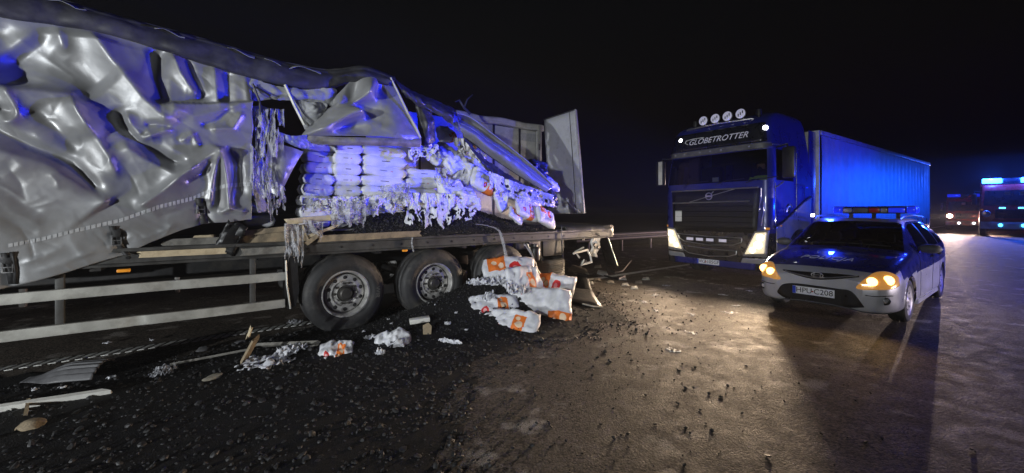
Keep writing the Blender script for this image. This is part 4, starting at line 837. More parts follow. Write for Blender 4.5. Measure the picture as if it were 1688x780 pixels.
fringe('burst_bag', 700, 748, [318, 320], [394, 376], 0.02, 'torn_white', 19.4, 'long tattered white bag hanging over the coal, left of two', n=80, k=60, amp=0.05, jag=.25, cat='bag', group='burst bags on the trailer', lace=0.10)
fringe('burst_bag', 742, 790, [322, 326], [378, 362], 0.05, 'torn_white', 21.7, 'tattered white bag spread over the coal, right of two', n=80, k=60, amp=0.05, jag=.25, cat='bag', group='burst bags on the trailer', lace=0.10)
fringe('torn_film', 672, 722, [240, 238], [282, 268], 0.10, 'torn_white', 23.0, 'tattered white wrap across the top of the rightmost column', n=83, k=60, amp=0.05, jag=.25, cat='torn film', group='torn wrapping', lace=0.16)
fringe('torn_film', 716, 742, [276, 278], [312, 320], 0.05, 'film', 24.0, 'torn film round the right end of the stack', jag=.4, holes=.2, amp=.05)
fringe('torn_film', 806, 846, [282, 300], [352, 346], 0.05, 'torn_white', 25.0, 'white film drawn down from the heap to the deck coal', n=68, k=60, amp=0.05, jag=.25, cat='torn film', group='torn wrapping', lace=0.16)
fringe('torn_film', 838, 912, [296, 322], [336, 352], 0.02, 'film', 26.0, 'purple-lit clear film over the printed bags on the tail', jag=.3, holes=.25, amp=.06)
fringe('torn_film', 748, 778, [226, 232], [262, 280], 0.4, 'torn_white', 27.0, 'white tatters high on the heap beneath the roof strip', n=53, k=60, amp=0.05, jag=.25, cat='torn film', group='torn wrapping', lace=0.16)
fringe('torn_film', 776, 802, [240, 256], [276, 288], 0.3, 'torn_white', 28.0, 'white tatters beneath the roof strip, nearer the door', n=47, k=60, amp=0.05, jag=.25, cat='torn film', group='torn wrapping', lace=0.16)
def ribbon(name, pts, w, m, seed, label, cat='torn film'):
    P = catmull([tuple(p) for p in pts], 40); c0 = Vector(P[-1]); rows = []
    for i, p in enumerate(P):
        ww = w * (0.55 + 0.5 * noise.noise(Vector((i * .25, seed, 0)))); q = Vector(p) - c0; rows.append([q + Vector((-ww, .02 * noise.noise(Vector((i * .4, 1, seed))), 0)), q + Vector((-ww * .3, -.025, .01)), q + Vector((ww * .3, .01, 0)), q + Vector((ww, .03 * noise.noise(Vector((i * .4, 5, seed))), 0))])
    o = MB().grid(rows).build(name, m, None, angle=180, solid=.002, fix=False); o.location = c0; return tag(o, label, cat, 'torn wrapping')
ribbon('torn_film', [tworld(TR.y(*p)) for p in ((786, 370, -.04), (806, 373, -.06), (822, 380, -.10), (828, 395, -.10), (832, 412, -.10), (836, 430, -.12))], 0.045, 'film', 1.0, 'twisted film rope trailing from the deck down to the bag pile')
ribbon('torn_film', [tworld(TR.y(*p)) for p in ((864, 402, -.1), (874, 416, -.12), (880, 430, -.14), (886, 446, -.16))], 0.03, 'film', 4.0, 'film strip standing up out of the bag pile by the third wheel')
ribbon('torn_film', [tworld(TR.y(*p)) for p in ((926, 374, -.05), (926, 384, -.05), (926, 396, -.05))], 0.012, 'film', 6.0, 'thin film thread hanging from the deck near the tail')
ribbon('torn_film', [tworld(TR.y(*p)) for p in ((680, 392, -.05), (679, 402, -.05), (682, 416, -.06))], 0.016, 'film', 7.0, 'small film tag hanging beside the amber side marker')

# ================================================================== boards on the deck
def board(px0, py0, px1, py1, y, w, t, m, label, name='board', roll=0.0, frame_pts=None, group='broken boards on the deck'):
    a, c = (tworld(TR.y(px0, py0, y)), tworld(TR.y(px1, py1, y))) if frame_pts is None else frame_pts
    L_ = (c - a).length; b = MB(); n = 10; jag = [random.uniform(-.03, .05) for _ in range(5)]; jg2 = [random.uniform(-.05, .03) for _ in range(5)]
    rows = []
    for i in range(n + 1):
        u = i / n; o_ = []
        for q, (yy, zz_) in enumerate(((-t / 2, -w / 2), (-t / 2, 0), (-t / 2, w / 2), (t / 2, w / 2), (t / 2, -w / 2), (-t / 2, -w / 2))):
            e = jag[q % 5] if i == 0 else (jg2[q % 5] if i == n else 0); o_.append((u * L_ + e, yy, zz_ + .004 * noise.noise(Vector((u * 5, q, L_)))))
        rows.append(o_)
    b.grid(rows); b.add(rows[0][:5], [(0, 1, 2, 3, 4)]); b.add(rows[-1][:5], [(0, 1, 2, 3, 4)])
    o = b.build(name, m, None, angle=30); o.location = a; o.rotation_euler = ((c - a).to_track_quat('X', 'Z').to_matrix() @ Matrix.Rotation(R(roll), 3, 'X')).to_euler(); return tag(o, label, 'board', group)
board(228, 417, 372, 411, -0.005, 0.10, .02, 'wood_pale', 'pale fresh pine board lying on the deck edge below the curtain')
board(270, 402, 372, 398, 0.08, 0.10, .03, 'wood_grey', 'grey board behind the pale pine board under the curtain')
board(388, 398, 505, 388, 0.06, 0.16, .03, 'wood', 'wide split brown board on the deck right of the leaning black plate')
board(396, 416, 472, 411, -0.02, 0.08, .03, 'wood_grey', 'short grey bolted board on the rail right of the black plate')
board(522, 394, 692, 385, -0.045, 0.085, .035, 'wood', 'long olive-brown board along the deck edge above the first wheel')
board(400, 385, 515, 372, 0.02, 0.06, .03, 'wood', 'brown slanting board above the film on the deck')
board(470, 366, 556, 358, 0.0, 0.07, .025, 'wood_pale', 'splintered board with bright broken end at the stack foot')
board(496, 394, 556, 372, -0.05, 0.035, .02, 'wood_pale', 'thin splinter of pale wood leaning right of the hanging film')
board(502, 404, 524, 388, -0.08, 0.05, .02, 'wood', 'short broken stub of board over the rail')
board(498, 372, 508, 400, -0.07, 0.03, .02, 'wood_pale', 'upright pale splinter in the crumpled film')
board(318, 393, 356, 391, 0.12, 0.06, .02, 'wood_pale', 'short pale block under the raised curtain hem')
pl = ragged_plate('bent_plate', TR.y(380, 392, -0.04), 0.20, 0.36, 0.02, (R(14), R(24), 0), 'black_plastic', 8.1, None, 0.02); pl.location = (0, 0, 0)
pl.matrix_world = Matrix.Translation(TR.w(0, 0)) @ Matrix.Rotation(TR.phi, 4, 'Z'); tag(pl, 'black bent plate leaning on the deck edge below the curtain corner', 'plate')
# ================================================================== bags and wreckage on the road
def ground_bag(px, py, L_, W_, T_, yaw, tilt, m, label, seed, lift=0.0, wr=0.035, slump=.04, roll=0.0):
    p = on_ground(px, py); me = bag_mesh(seed, L_, W_, T_, wrinkle=wr, slump=slump, crumple=.075); M = Matrix.Rotation(R(yaw), 4, 'Z') @ Matrix.Rotation(R(tilt), 4, 'X') @ Matrix.Rotation(R(roll), 4, 'Y')
    return place_bag(me, m, p + Vector((0, 0, lift)) - M @ Vector((0, 0, T_ * .3)), M.to_euler(), label, 'bags fallen on the road')
ground_bag(840, 538, 0.80, 0.53, 0.105, -26, 40, 'bag_orange', 'bag with orange label lying lowest and nearest on the pile', 61)
ground_bag(816, 506, 0.76, 0.48, 0.087, 10, 36, 'bag_orange', 'flat burst bag with orange square just above the lowest one', 63)
ground_bag(892, 512, 0.90, 0.67, 0.124, -10, 53, 'bag_corner', 'large crinkled white bag at the right front of the pile', 65, .03, .05)
ground_bag(868, 480, 0.64, 0.65, 0.112, 32, 62, 'bag_orange', 'upright torn bag with orange top in the middle of the pile', 67, .08, .05)
ground_bag(842, 457, 0.90, 0.60, 0.087, 16, 50, 'bag_red', 'white printed bag lying highest on the pile by the third wheel', 69, .08, .05)
ground_bag(910, 484, 0.76, 0.60, 0.112, -32, 60, 'bag_red', 'crumpled bag with red print on the right flank of the pile', 71, .04, .06)
ground_bag(893, 463, 0.64, 0.50, 0.087, 30, 48, 'bag_orange', 'small orange printed bag at the back of the pile', 73, .10, .05)
ground_bag(552, 585, 0.39, 0.31, 0.087, 12, 36, 'bag_orange', 'small burst bag with orange band on the coal below the first wheel', 75, .02, .06)
ground_bag(648, 568, 0.41, 0.34, 0.087, 18, 36, 'bag_slit', 'crumpled white bag on the coal right of the first wheel', 77, .02, .06)
def scrap(name, px, py, w, h, yaw, m, seed, label, cat, amp=0.05, holes=0.25, n=34, k=26, tilt=0, solid=.002, group='torn wrapping', lift=.012, jag=.35):
    c = on_ground(px, py); b = MB(); rows = []; kp = {}; M = Matrix.Rotation(R(yaw), 4, 'Z') @ Matrix.Rotation(R(tilt), 4, 'X')
    for i in range(n):
        r_ = []
        for j in range(k):
            u, v = 2 * i / (n - 1) - 1, 2 * j / (k - 1) - 1; q = Vector((u * w / 2, v * h / 2, 0)); hN = noise.noise(Vector((u * 3 + seed, v * 3, 0))); z = .65 * amp * (abs(noise.noise(Vector((u * 4, v * 4, seed)))) * 1.6 + .5 * abs(noise.noise(Vector((u * 9, v * 9, seed))))) * (1.1 - .5 * (u * u + v * v) / 2)
            q = M @ q; wz = heapw(c.x + q.x, c.y + q.y) - c.z; r_.append(Vector((q.x, q.y, max(q.z * (1 if tilt else 0), wz) + z + lift)))
            e = math.hypot(u, v); kp[i, j] = e < 1.0 + jag * noise.noise(Vector((u * 4, v * 4, seed + 9))) * 2 - .1 and (hN + .5 * noise.noise(Vector((u * 9, v * 9, seed)))) < .8 - holes * 1.6
        rows.append(r_)
    b.v = [p for r_ in rows for p in r_]; b.f = [(i * k + j, i * k + j + 1, (i + 1) * k + j + 1, (i + 1) * k + j) for i in range(n - 1) for j in range(k - 1) if kp[i, j] and kp[i + 1, j + 1]]; b.f = biggest(b.f)
    us = sorted({q for f in b.f for q in f}); mp = {q: i for i, q in enumerate(us)}; b.v = [b.v[q] for q in us]; b.f = [tuple(mp[q] for q in f) for f in b.f]
    o = b.build(name, m, None, angle=30, solid=solid, fix=False); o.location = c; return tag(o, label, cat, group)
scrap('burst_bag', 440, 600, .62, .50, 18, 'torn_white', 3.0, 'large burst bag full of holes beside the wooden stub on the coal', 'bag', .07, .26, group='burst bags on the road')
scrap('burst_bag', 478, 582, .34, .30, 10, 'torn_white', 4.6, 'crumpled end of a burst bag under the grey lath', 'bag', .10, .12, group='burst bags on the road')
scrap('burst_bag', 800, 470, .62, .34, 10, 'torn_white', 6.0, 'crumpled shredded bag at the left foot of the pile by the second wheel', 'bag', .13, .12, group='burst bags on the road')
scrap('burst_bag', 806, 498, .26, .22, -10, 'torn_white', 6.9, 'torn mouth of the flat burst bag on the pile', 'bag', .14, .3, group='burst bags on the road')
scrap('burst_bag', 852, 492, .42, .40, 20, 'torn_white', 33.0, 'crumpled white bag skin between the upright torn bag and the large one', 'bag', .18, .10, group='burst bags on the road', lift=.08)
scrap('burst_bag', 880, 448, .42, .26, 20, 'torn_white', 35.0, 'crumpled white bag skin at the very back of the pile', 'bag', .18, .10, group='burst bags on the road', lift=.05)
scrap('burst_bag', 924, 500, .36, .30, 40, 'torn_white', 36.0, 'crumpled white bag skin at the right foot of the pile', 'bag', .14, .08, group='burst bags on the road', lift=.03)
scrap('torn_film', 270, 616, .22, .26, 30, 'film', 7.7, 'grey torn film on the coal left of the grey lath', 'torn film', .07, .3)
scrap('torn_film', 486, 534, .20, .16, 0, 'film', 8.3, 'crumpled clear film on the edge line before the first wheel', 'torn film', .07, .1)
scrap('torn_film', 616, 560, .24, .10, 24, 'torn_white', 9.9, 'narrow white tatter left of the crumpled white bag', 'torn film', .06, .15)
scrap('torn_film', 627, 586, .12, .10, 0, 'torn_white', 11.4, 'small pinkish-white scrap in front of the crumpled white bag', 'torn film', .07, .05)
scrap('torn_film', 742, 567, .34, .09, -26, 'torn_white', 12.6, 'long thin white shred lying alone on the coal right of the broken block', 'torn film', .05, .08)
scrap('torn_film', 738, 537, .09, .09, 0, 'torn_white', 13.3, 'small pink-stained scrap between the second wheel and the pile', 'torn film', .05, .05)
for i, (px, py, s_) in enumerate(((768, 546, .05), (752, 519, .05), (640, 529, .04), (600, 549, .05), (250, 563, .06), (178, 568, .08), (185, 625, .07), (717, 505, .03), (530, 540, .03), (58, 646, .06), (104, 642, .05), (645, 536, .04))): scrap('torn_film', px, py, s_ * 1.3, s_, i * 40, 'torn_white', 20 + i * 1.3, 'tiny white plastic flake lying on the coal', 'flake', .03, .05, n=9, k=8, group='tiny white flakes on the coal')
for i, (px, py, s_) in enumerate(((1100, 471, .2), (1085, 487, .26), (1140, 549, .2), (1080, 512, .16), (1200, 515, .22), (1215, 505, .2), (1138, 520, .25), (1108, 578, .22), (1060, 498, .2), (1235, 480, .15), (1190, 486, .18))): scrap('torn_film', px, py, s_ * 1.3, s_ * .9, i * 30 + 10, 'torn_white', 50 + i * 2.1, 'flat pale scrap of film trodden onto the open road', 'flake', .004, .42, n=22, k=20, group='pale scraps trodden onto the road', lift=.003, jag=.5)
# wood
def on(px, py, up=0.0): return on_ground(px, py) + Vector((0, 0, up))
board(0, 0, 0, 0, 0, .05, .022, 'wood_grey', 'long grey lath lying on the coal left of the burst bag', 'lath', 70, (on(282, 606, .03), on(410, 584, .05)), 'timber on the road')
board(0, 0, 0, 0, 0, .07, .03, 'wood_grey', 'grey lath continuing beneath the burst bag to its right', 'lath', 60, (on(420, 578, .06), on(524, 572, .05)), 'timber on the road')
board(0, 0, 0, 0, 0, .09, .022, 'wood', 'short wooden stub standing upright in the burst bag', 'board', 80, (on(402, 600, .03), on(402, 600, .03) + Vector((.12, .02, .24))), 'timber on the road')
board(0, 0, 0, 0, 0, .025, .02, 'wood_pale', 'small orange-yellow splinter on top of the upright stub', 'splinter', 0, (on(402, 600, .26) + Vector((.02, .03, 0)), on(402, 600, .34) + Vector((.06, .03, .03))), 'timber on the road')
board(0, 0, 0, 0, 0, .06, .035, 'white_plastic', 'white-edged lath lying at the left edge of the coal', 'lath', 20, (on(-60, 690, .03), on(180, 652, .03)), 'timber on the road')
board(0, 0, 0, 0, 0, .07, .03, 'wood_grey', 'grey board beneath the white-edged lath', 'lath', 80, (on(-60, 682, .012), on(176, 648, .012)), 'timber on the road')
board(0, 0, 0, 0, 0, .025, .02, 'wood_pale', 'little yellow splinter under the white-edged lath', 'splinter', 0, (on(42, 690, .02), on(47, 668, .05)), 'timber on the road')
board(0, 0, 0, 0, 0, .02, .02, 'wood_grey', 'thin twig-like splinter right of the bag end by the first wheel', 'splinter', 0, (on(492, 578, .03), on(522, 574, .03)), 'timber on the road')
ob = MB().box(-.13, .13, -.04, .04, 0, .06, b=.006).build('broken_block', 'white_plastic', None); ob.location = on(692, 535, .03); ob.rotation_euler = (R(8), R(-4), R(20)); tag(ob, 'pale broken block lying before the second wheel', 'block')
ob = MB().prism([(-.05, 0), (.05, 0), (.06, .10), (.02, .15), (-.05, .12)], 'y', -.012, .012).build('block_splinter', 'wood', None, angle=30); ob.location = on(704, 552, 0); ob.rotation_euler = (R(-30), 0, R(15)); tag(ob, 'brown splinter standing against the pale broken block', 'splinter')
def stone(px, py, s_, sc, m, label, rot=0, name='stone', cat='stone'):
    bm = bmesh.new(); bmesh.ops.create_icosphere(bm, subdivisions=3, radius=1)
    for v in bm.verts: v.co = Vector((v.co.x * sc[0], v.co.y * sc[1], v.co.z * sc[2])) * (1 + .25 * noise.noise(v.co * 1.6 + Vector((px, 0, 0))))
    b = MB(); b.bm(bm); o = b.build(name, m, None, angle=30); o.location = on(px, py, s_ * sc[2] * .5); o.scale = (s_,) * 3; o.rotation_euler = (R(12), R(-8), R(rot)); tag(o, label, cat); return o
stone(350, 625, .085, (1, .55, .25), 'stone', 'flat tan stone shard lying on the black coal', 50)
stone(52, 706, .075, (1, .8, .6), 'wood', 'brown lump lying left below the white-edged lath', 20, 'brown_clod', 'clod')
stone(395, 566, .07, (1, .6, .3), 'grey_plastic', 'dark flat shard near the grey lath, right of another', 10, 'dark_shard', 'shard'); stone(335, 578, .07, (1, .7, .4), 'grey_plastic', 'dark flat shard beside the edge line above the grey lath', 60, 'dark_shard', 'shard')
# ribbed dark mudguard piece at the left
c = on(110, 628); b = MB(); rows = []
for i in range(30):
    u = i / 29; rows.append([(u * .62 - .36, (v - .5) * .34 * (.3 + .7 * smooth01(u * 2)), .015 + (.12 * math.sin(math.pi * min(1, v * .9 + .05)) ** .7 + .008 * (1 if int(v * 15) % 2 else -1)) * smooth01(u * 1.6)) for v in [k / 30 for k in range(31)]])
o = b.grid(rows).build('mudguard_piece', 'grey_plastic', None, angle=35, solid=.006); o.location = c + Vector((0, .05, .01)); o.rotation_euler = (R(6), 0, R(14)); tag(o, 'broken ribbed dark mudguard piece lying beside the edge line', 'mudguard')
# wreckage beyond the pile
def shard(name, pts, z, m, label, th=.012, bend=.05, seed=1, cat='wreckage'):
    P = [on(*p, z if not isinstance(z, (list, tuple)) else z[i]) for i, p in enumerate(pts)]; c0 = sum(P, Vector()) / len(P); c0.z = 0; n = 7
    a, b_, c_, d_ = P; rows = [[(a.lerp(b_, i / n)).lerp(d_.lerp(c_, i / n), j / n) - c0 + Vector((0, 0, max(0, bend * math.sin(math.pi * i / n) * math.sin(math.pi * j / n) + .02 * noise.noise(Vector((i, j, seed)) * .6)))) for j in range(n + 1)] for i in range(n + 1)]
    o = MB().grid(rows).build(name, m, None, angle=40, solid=th); o.location = c0; return tag(o, label, cat)
shard('bumper_piece', ((928, 498), (992, 508), (975, 486), (930, 482)), (.03, .02, .08, .1), 'black_plastic', 'black bumper fragment with pale edge at the right foot of the pile', .015, .06, 2)
shard('bumper_piece', ((945, 484), (978, 490), (968, 472), (952, 470)), (.03, .03, .22, .26), 'black_plastic', 'black upright plastic fragment behind the bumper fragment', .015, .05, 3)
shard('plastic_shard', ((926, 486), (956, 484), (934, 476), (924, 478)), (.05, .05, .16, .22), 'white_plastic', 'white triangular plastic shard right of the bag pile', .008, .02, 4)
MB_ = MB().tube([on(960, 506, .05), on(978, 510, .045), on(993, 509, .03)], .012, 6).build('trim_strip', 'aluminium', None); tag(MB_, 'thin silver trim strip along the black bumper fragment', 'trim')
shard('panel_piece', ((936, 446), (972, 454), (966, 446), (944, 440)), (.01, .01, .04, .06), 'stone', 'pale flat panel piece on the road below the hanging lamp plate', .01, .02, 5)
shard('panel_piece', ((984, 452), (1004, 458), (1000, 450), (986, 447)), (.01, .01, .03, .03), 'white_plastic', 'small pale panel piece left of the bent dark strip', .01, .02, 6)
MB_ = MB().tube([on(1000, 446, .04), on(1014, 452, .03), on(1026, 450, .05), on(1040, 439, .16)], .022, 6).build('bent_strip', 'frame_metal', None); tag(MB_, 'bent dark strip curling up from the road near the edge line', 'strip')
MB_ = MB().tube([on(996, 456, .02), on(1020, 462, .02), on(1030, 458, .03)], .02, 6).build('dark_strip', 'black_plastic', None); tag(MB_, 'dark strip lying on the road before the bent strip', 'strip')
for i, (px, py, s_) in enumerate(((984, 462, .06), (972, 468, .05), (1026, 460, .06), (1006, 466, .04), (953, 442, .07), (962, 432, .06), (1052, 466, .05), (1064, 460, .04), (1030, 470, .04), (985, 440, .05), (1045, 475, .05))): shard('plastic_chip', ((px - 6, py + 2), (px + 7, py + 2), (px + 5, py - 2), (px - 4, py - 1)), (.005, .005, .02, .025), 'white_plastic' if i % 3 else 'stone', 'pale plastic chip among the wreckage behind the pile', .006, .01, 10 + i)['group'] = 'pale chips behind the pile'
# ================================================================== the oncoming lorry
def vlamp(parent, name, kind, loc, color, power, aim=None, size=.06, angle=100, blend=.7):
    o = lamp(name, kind, loc, color, power, None, size, angle, blend); o.parent = parent
    if aim is not None: o.rotation_euler = (Vector(aim) - Vector(loc)).to_track_quat('-Z', 'Y').to_euler()
    return o
truck = empty('lorry_tractor', TK.w(0, 0), TK.phi, 'dark blue lorry tractor with four roof lamps and lit headlights', 'lorry')
ZR = [1.15, 1.40, 1.75, 2.26, 2.55, 2.92, 3.06, 3.30, 3.50, 3.62, 3.72, 3.80, 3.86, 3.885]
def xf(z): return polyat([(0.3, 0.02), (0.6, 0.0), (1.2, 0.0), (2.26, 0.02), (2.92, 0.12), (3.06, 0.10), (3.50, 0.17), (3.62, 0.26), (3.72, 0.45), (3.80, 0.70), (3.86, 1.0), (3.9, 1.3)], z)
def inset(z): return polyat([(0.3, 0.03), (1.2, 0.0), (2.26, 0.0), (2.92, 0.05), (3.5, 0.13), (3.72, 0.2), (3.80, 0.27), (3.9, 0.42)], z)
def outline(z, xb=2.0):
    i_, x0 = inset(z), xf(z); r = 0.20; P = []
    for x in (xb, 1.5, 1.05, 0.62): P.append((max(x, x0 + r + .02), i_))
    for k in range(7): a = math.pi / 2 * k / 6; P.append((x0 + r - r * math.sin(a), i_ + r - r * math.cos(a)))
    for k in range(1, 10): P.append((x0 - .025 * math.sin(math.pi * k / 10), lerp(i_ + r, 2.5 - i_ - r, k / 10)))
    for k in range(7): a = math.pi / 2 * (1 - k / 6); P.append((x0 + r - r * math.sin(a), 2.5 - i_ - r + r * math.cos(a)))
    for x in (0.62, 1.05, 1.5, xb): P.append((max(x, x0 + r + .02), 2.5 - i_))
    return P
rows = [[(x, y, z) for x, y in outline(z)] for z in ZR]; NP = len(rows[0])
cab, ws, sw1, sw2 = MB(), MB(), MB(), MB()
for i in range(len(ZR) - 1):
    for j in range(NP - 1):
        q = [rows[i][j], rows[i][j + 1], rows[i + 1][j + 1], rows[i + 1][j]]; tgt = cab
        if ZR[i] in (2.26, 2.55):
            if 8 <= j <= 21: tgt = ws
            elif 2 <= j <= 3: tgt = sw1
            elif NP - 5 <= j <= NP - 4: tgt = sw2
        tgt.add(q, [(0, 1, 2, 3)])
cab.add([rows[-1][j] for j in range(NP)], [tuple(range(NP))]); cab.add([(2.0, inset(z), z) for z in ZR] + [(2.0, 2.5 - inset(z), z) for z in ZR], [(i, i + 1, len(ZR) + i + 1, len(ZR) + i) for i in range(len(ZR) - 1)])
def weld(o, d=.0005):
    bm = bmesh.new(); bm.from_mesh(o.data); bmesh.ops.remove_doubles(bm, verts=bm.verts, dist=d); bmesh.ops.recalc_face_normals(bm, faces=bm.faces); bm.to_mesh(o.data); bm.free()
    o.data.polygons.foreach_set('use_smooth', [True] * len(o.data.polygons)); o.data.set_sharp_from_angle(angle=R(32)); return o
body = weld(cab.build('cab', 'cab_blue', truck))
weld(ws.build('windscreen', 'glass_dark', truck)); weld(sw1.build('side_window', 'glass_dark', truck)); weld(sw2.build('side_window', 'glass_dark', truck))
# lower front and sides
low = [[(x, y, z) for x, y in outline(z, 0.72)] for z in (0.34, 0.42, 0.55, 0.8, 1.145)]
lb = MB().grid(low); weld(lb.build('bumper', 'cab_dark', truck))
MB().box(0.5, 2.0, 0.30, 2.2, 0.85, 1.15).build('floor_pan', 'cab_dark', truck, smooth=False)
def fx(y, z, e=0.004):
    c = 0.025 * math.sin(math.pi * min(max((y - .2 - inset(z)) / (2.1 - 2 * inset(z)), 0), 1)); x = xf(z) - c
    r = .20; d = min(y - inset(z), 2.5 - inset(z) - y)
    if d < r: x += r - math.sqrt(max(r * r - (r - d) ** 2, 0))
    return x - e
def fpatch(name, top, bot, m, parent, n=16, k=6, e=0.006, solid=.006):
    rows = []
    for i in range(n + 1):
        u = i / n; a, c = catmull(top, n + 1)[i] if len(top) > 2 else np.array(top[0]) * (1 - u) + np.array(top[1]) * u, catmull(bot, n + 1)[i] if len(bot) > 2 else np.array(bot[0]) * (1 - u) + np.array(bot[1]) * u
        rows.append([(fx(lerp(a[0], c[0], v / k), lerp(a[1], c[1], v / k), e), lerp(a[0], c[0], v / k), lerp(a[1], c[1], v / k)) for v in range(k + 1)])
    return MB().grid(rows).build(name, m, parent, solid=solid, angle=50)
def ftube(name, pts, r, m, parent, e=.008, n=40, close=False):
    P = [tuple(p) for p in pts] + ([tuple(pts[0])] if close else []); out = []
    for i in range(len(P) - 1):
        for t in range(8): u = t / 8; y, z = lerp(P[i][0], P[i + 1][0], u), lerp(P[i][1], P[i + 1][1], u); out.append((fx(y, z, e), y, z))
    out.append((fx(P[-1][0], P[-1][1], e), *P[-1])); return MB().tube(out, r, 6).build(name, m, parent)
fpatch('visor', [(0.08, 3.055), (2.42, 3.055)], [(0.06, 2.93), (2.44, 2.93)], 'grey_plastic', truck, e=.06, solid=.02)
sign = fpatch('roof_sign', [(0.20, 3.50), (2.30, 3.50)], [(0.14, 3.07), (2.36, 3.07)], 'cab_dark', truck, e=.012)
lettering('sign_lettering', 'GLOBETROTTER', .185, lambda p: (fx(1.20 - p.x, 3.27 + p.y, .022) - p.z, 1.20 - p.x, 3.27 + p.y), 'sign_glow', sign, shear=.35, spacing=1.0)
ftube('sign_swoosh', [(1.90, 3.24), (1.98, 3.28), (1.96, 3.34), (1.8, 3.36), (1.5, 3.36)], .007, 'print_white', sign, .02)
for y in (2.12, 0.20):
    MB().lathe([(0, -.03), (.035, -.025), (.055, 0), (.055, .02)], (fx(y, 3.37), y, 3.37), 'x', 16).build('marker_lamp', 'marker_hot', truck)
for y in (2.2, 1.95, 1.55, 1.3, 1.05, 0.45): MB().lathe([(0, -.012), (.022, -.008), (.026, .01)], (fx(y, 3.0, .07), y, 3.0), 'x', 10).build('visor_lamp', 'lens_clear', truck)
bar = MB().tube([(xf(3.62) + .12, 2.15, 3.58), (xf(3.62) - .02, 2.0, 3.63), (xf(3.62) - .05, 1.25, 3.65), (xf(3.62) - .02, 0.5, 3.63), (xf(3.62) + .12, 0.35, 3.58)], .022, 8).build('roof_bar', 'chrome', truck)
for y in (1.56, 1.27, 0.99, 0.70):
    c = (xf(3.62) - .06, y, 3.77); l_ = MB().lathe([(.02, .10), (.07, .08), (.105, .02), (.112, -.02), (.105, -.03)], c, 'x', 24).build('roof_lamp', 'chrome', bar)
    MB().lathe([(0, -.035), (.06, -.032), (.104, -.015)], c, 'x', 24).build('lens', 'lens_lit', l_)
    for k in range(3): MB().box(c[0] - .042, c[0] - .036, y - .06 + k * .045, y - .04 + k * .045, 3.74 - .03 * (k - 1), 3.80 - .03 * (k - 1)).build('lens_rib', 'cab_dark', l_, smooth=False)
for y in (1.86, 0.40): MB().lathe([(0, .14), (.05, .13), (.06, .05), (.06, 0), (.03, 0), (.03, -.06)], (xf(3.62) + .1, y, 3.70), 'z', 14).build('roof_beacon', 'black_plastic', truck)
# grille
fpatch('upper_grille', [(0.22, 2.10), (2.28, 2.10)], [(0.28, 1.15), (2.22, 1.15)], 'grille_dark', truck, e=.008)
ftube('chrome_strip', [(0.26, 2.11), (2.28, 2.10)], .016, 'chrome', truck, .02); ftube('chrome_strip', [(0.42, 1.83), (2.24, 1.81)], .016, 'chrome', truck, .02)
ftube('diagonal_bar', [(1.82, 1.82), (0.72, 2.10)], .011, 'chrome', truck, .02)
em = MB()
em.v = []; 
pts = [(fx(1.30, 1.955, .03), 1.30 + .075 * math.cos(a), 1.955 + .075 * math.sin(a)) for a in np.linspace(0, 2 * math.pi, 25)]; em.tube(pts, .013, 6); em.tube([(fx(1.3, 1.95, .03), 1.25, 2.005), (fx(1.3, 1.95, .03), 1.19, 2.06)], .012, 6); em.box(fx(1.3, 1.95, .035), fx(1.3, 1.95, .025), 1.235, 1.365, 1.935, 1.975); em.build('grille_emblem', 'chrome', truck)
for z in (1.72, 1.6, 1.48, 1.36, 1.24): ftube('grille_slat', [(0.35, z), (2.15, z)], .010, 'grille_dark', truck, .014)
fpatch('sticker', [(1.99, 1.62), (2.17, 1.62)], [(1.99, 1.36), (2.17, 1.36)], 'paper_white', truck, e=.02)
for y0, y1, z0 in ((.20, .24, 2.2), (.15, .19, 1.9)): ftube('corner_trim', [(y0, z0 - .1), (y0, z0 - .32), (y1, z0 - .6)], .008, 'chrome', truck, .012)
lg = ftube('lower_grille_frame', [(2.10, 1.06), (1.3, 1.03), (.57, 1.03), (.58, .93), (.75, .87), (1.3, .83), (1.9, .88), (2.04, .95)], .011, 'chrome', truck, .02, close=True)
fpatch('lower_grille', [(.60, 1.02), (1.3, 1.02), (2.06, 1.05)], [(.66, .90), (1.3, .84), (2.0, .93)], 'black_plastic', truck, e=.012)
ftube('lower_grille_frame', [(1.98, .78), (1.3, .74), (.68, .74), (.69, .66), (.85, .61), (1.3, .575), (1.8, .61), (1.93, .68)], .010, 'chrome', truck, .02, close=True)
for px in (1140, 1156, 1173, 1194):
    y = TK.x(px, 391).y; a_ = MB().box(fx(y, .96, .05), fx(y, .96, .0), y - .10, y + .10, .905, 1.0, b=.012).build('spot_lamp', 'cab_dark', truck); MB().box(fx(y, .96, .056), fx(y, .96, .051), y - .085, y + .085, .92, .985).build('lens', 'lens_lit', a_, smooth=False)
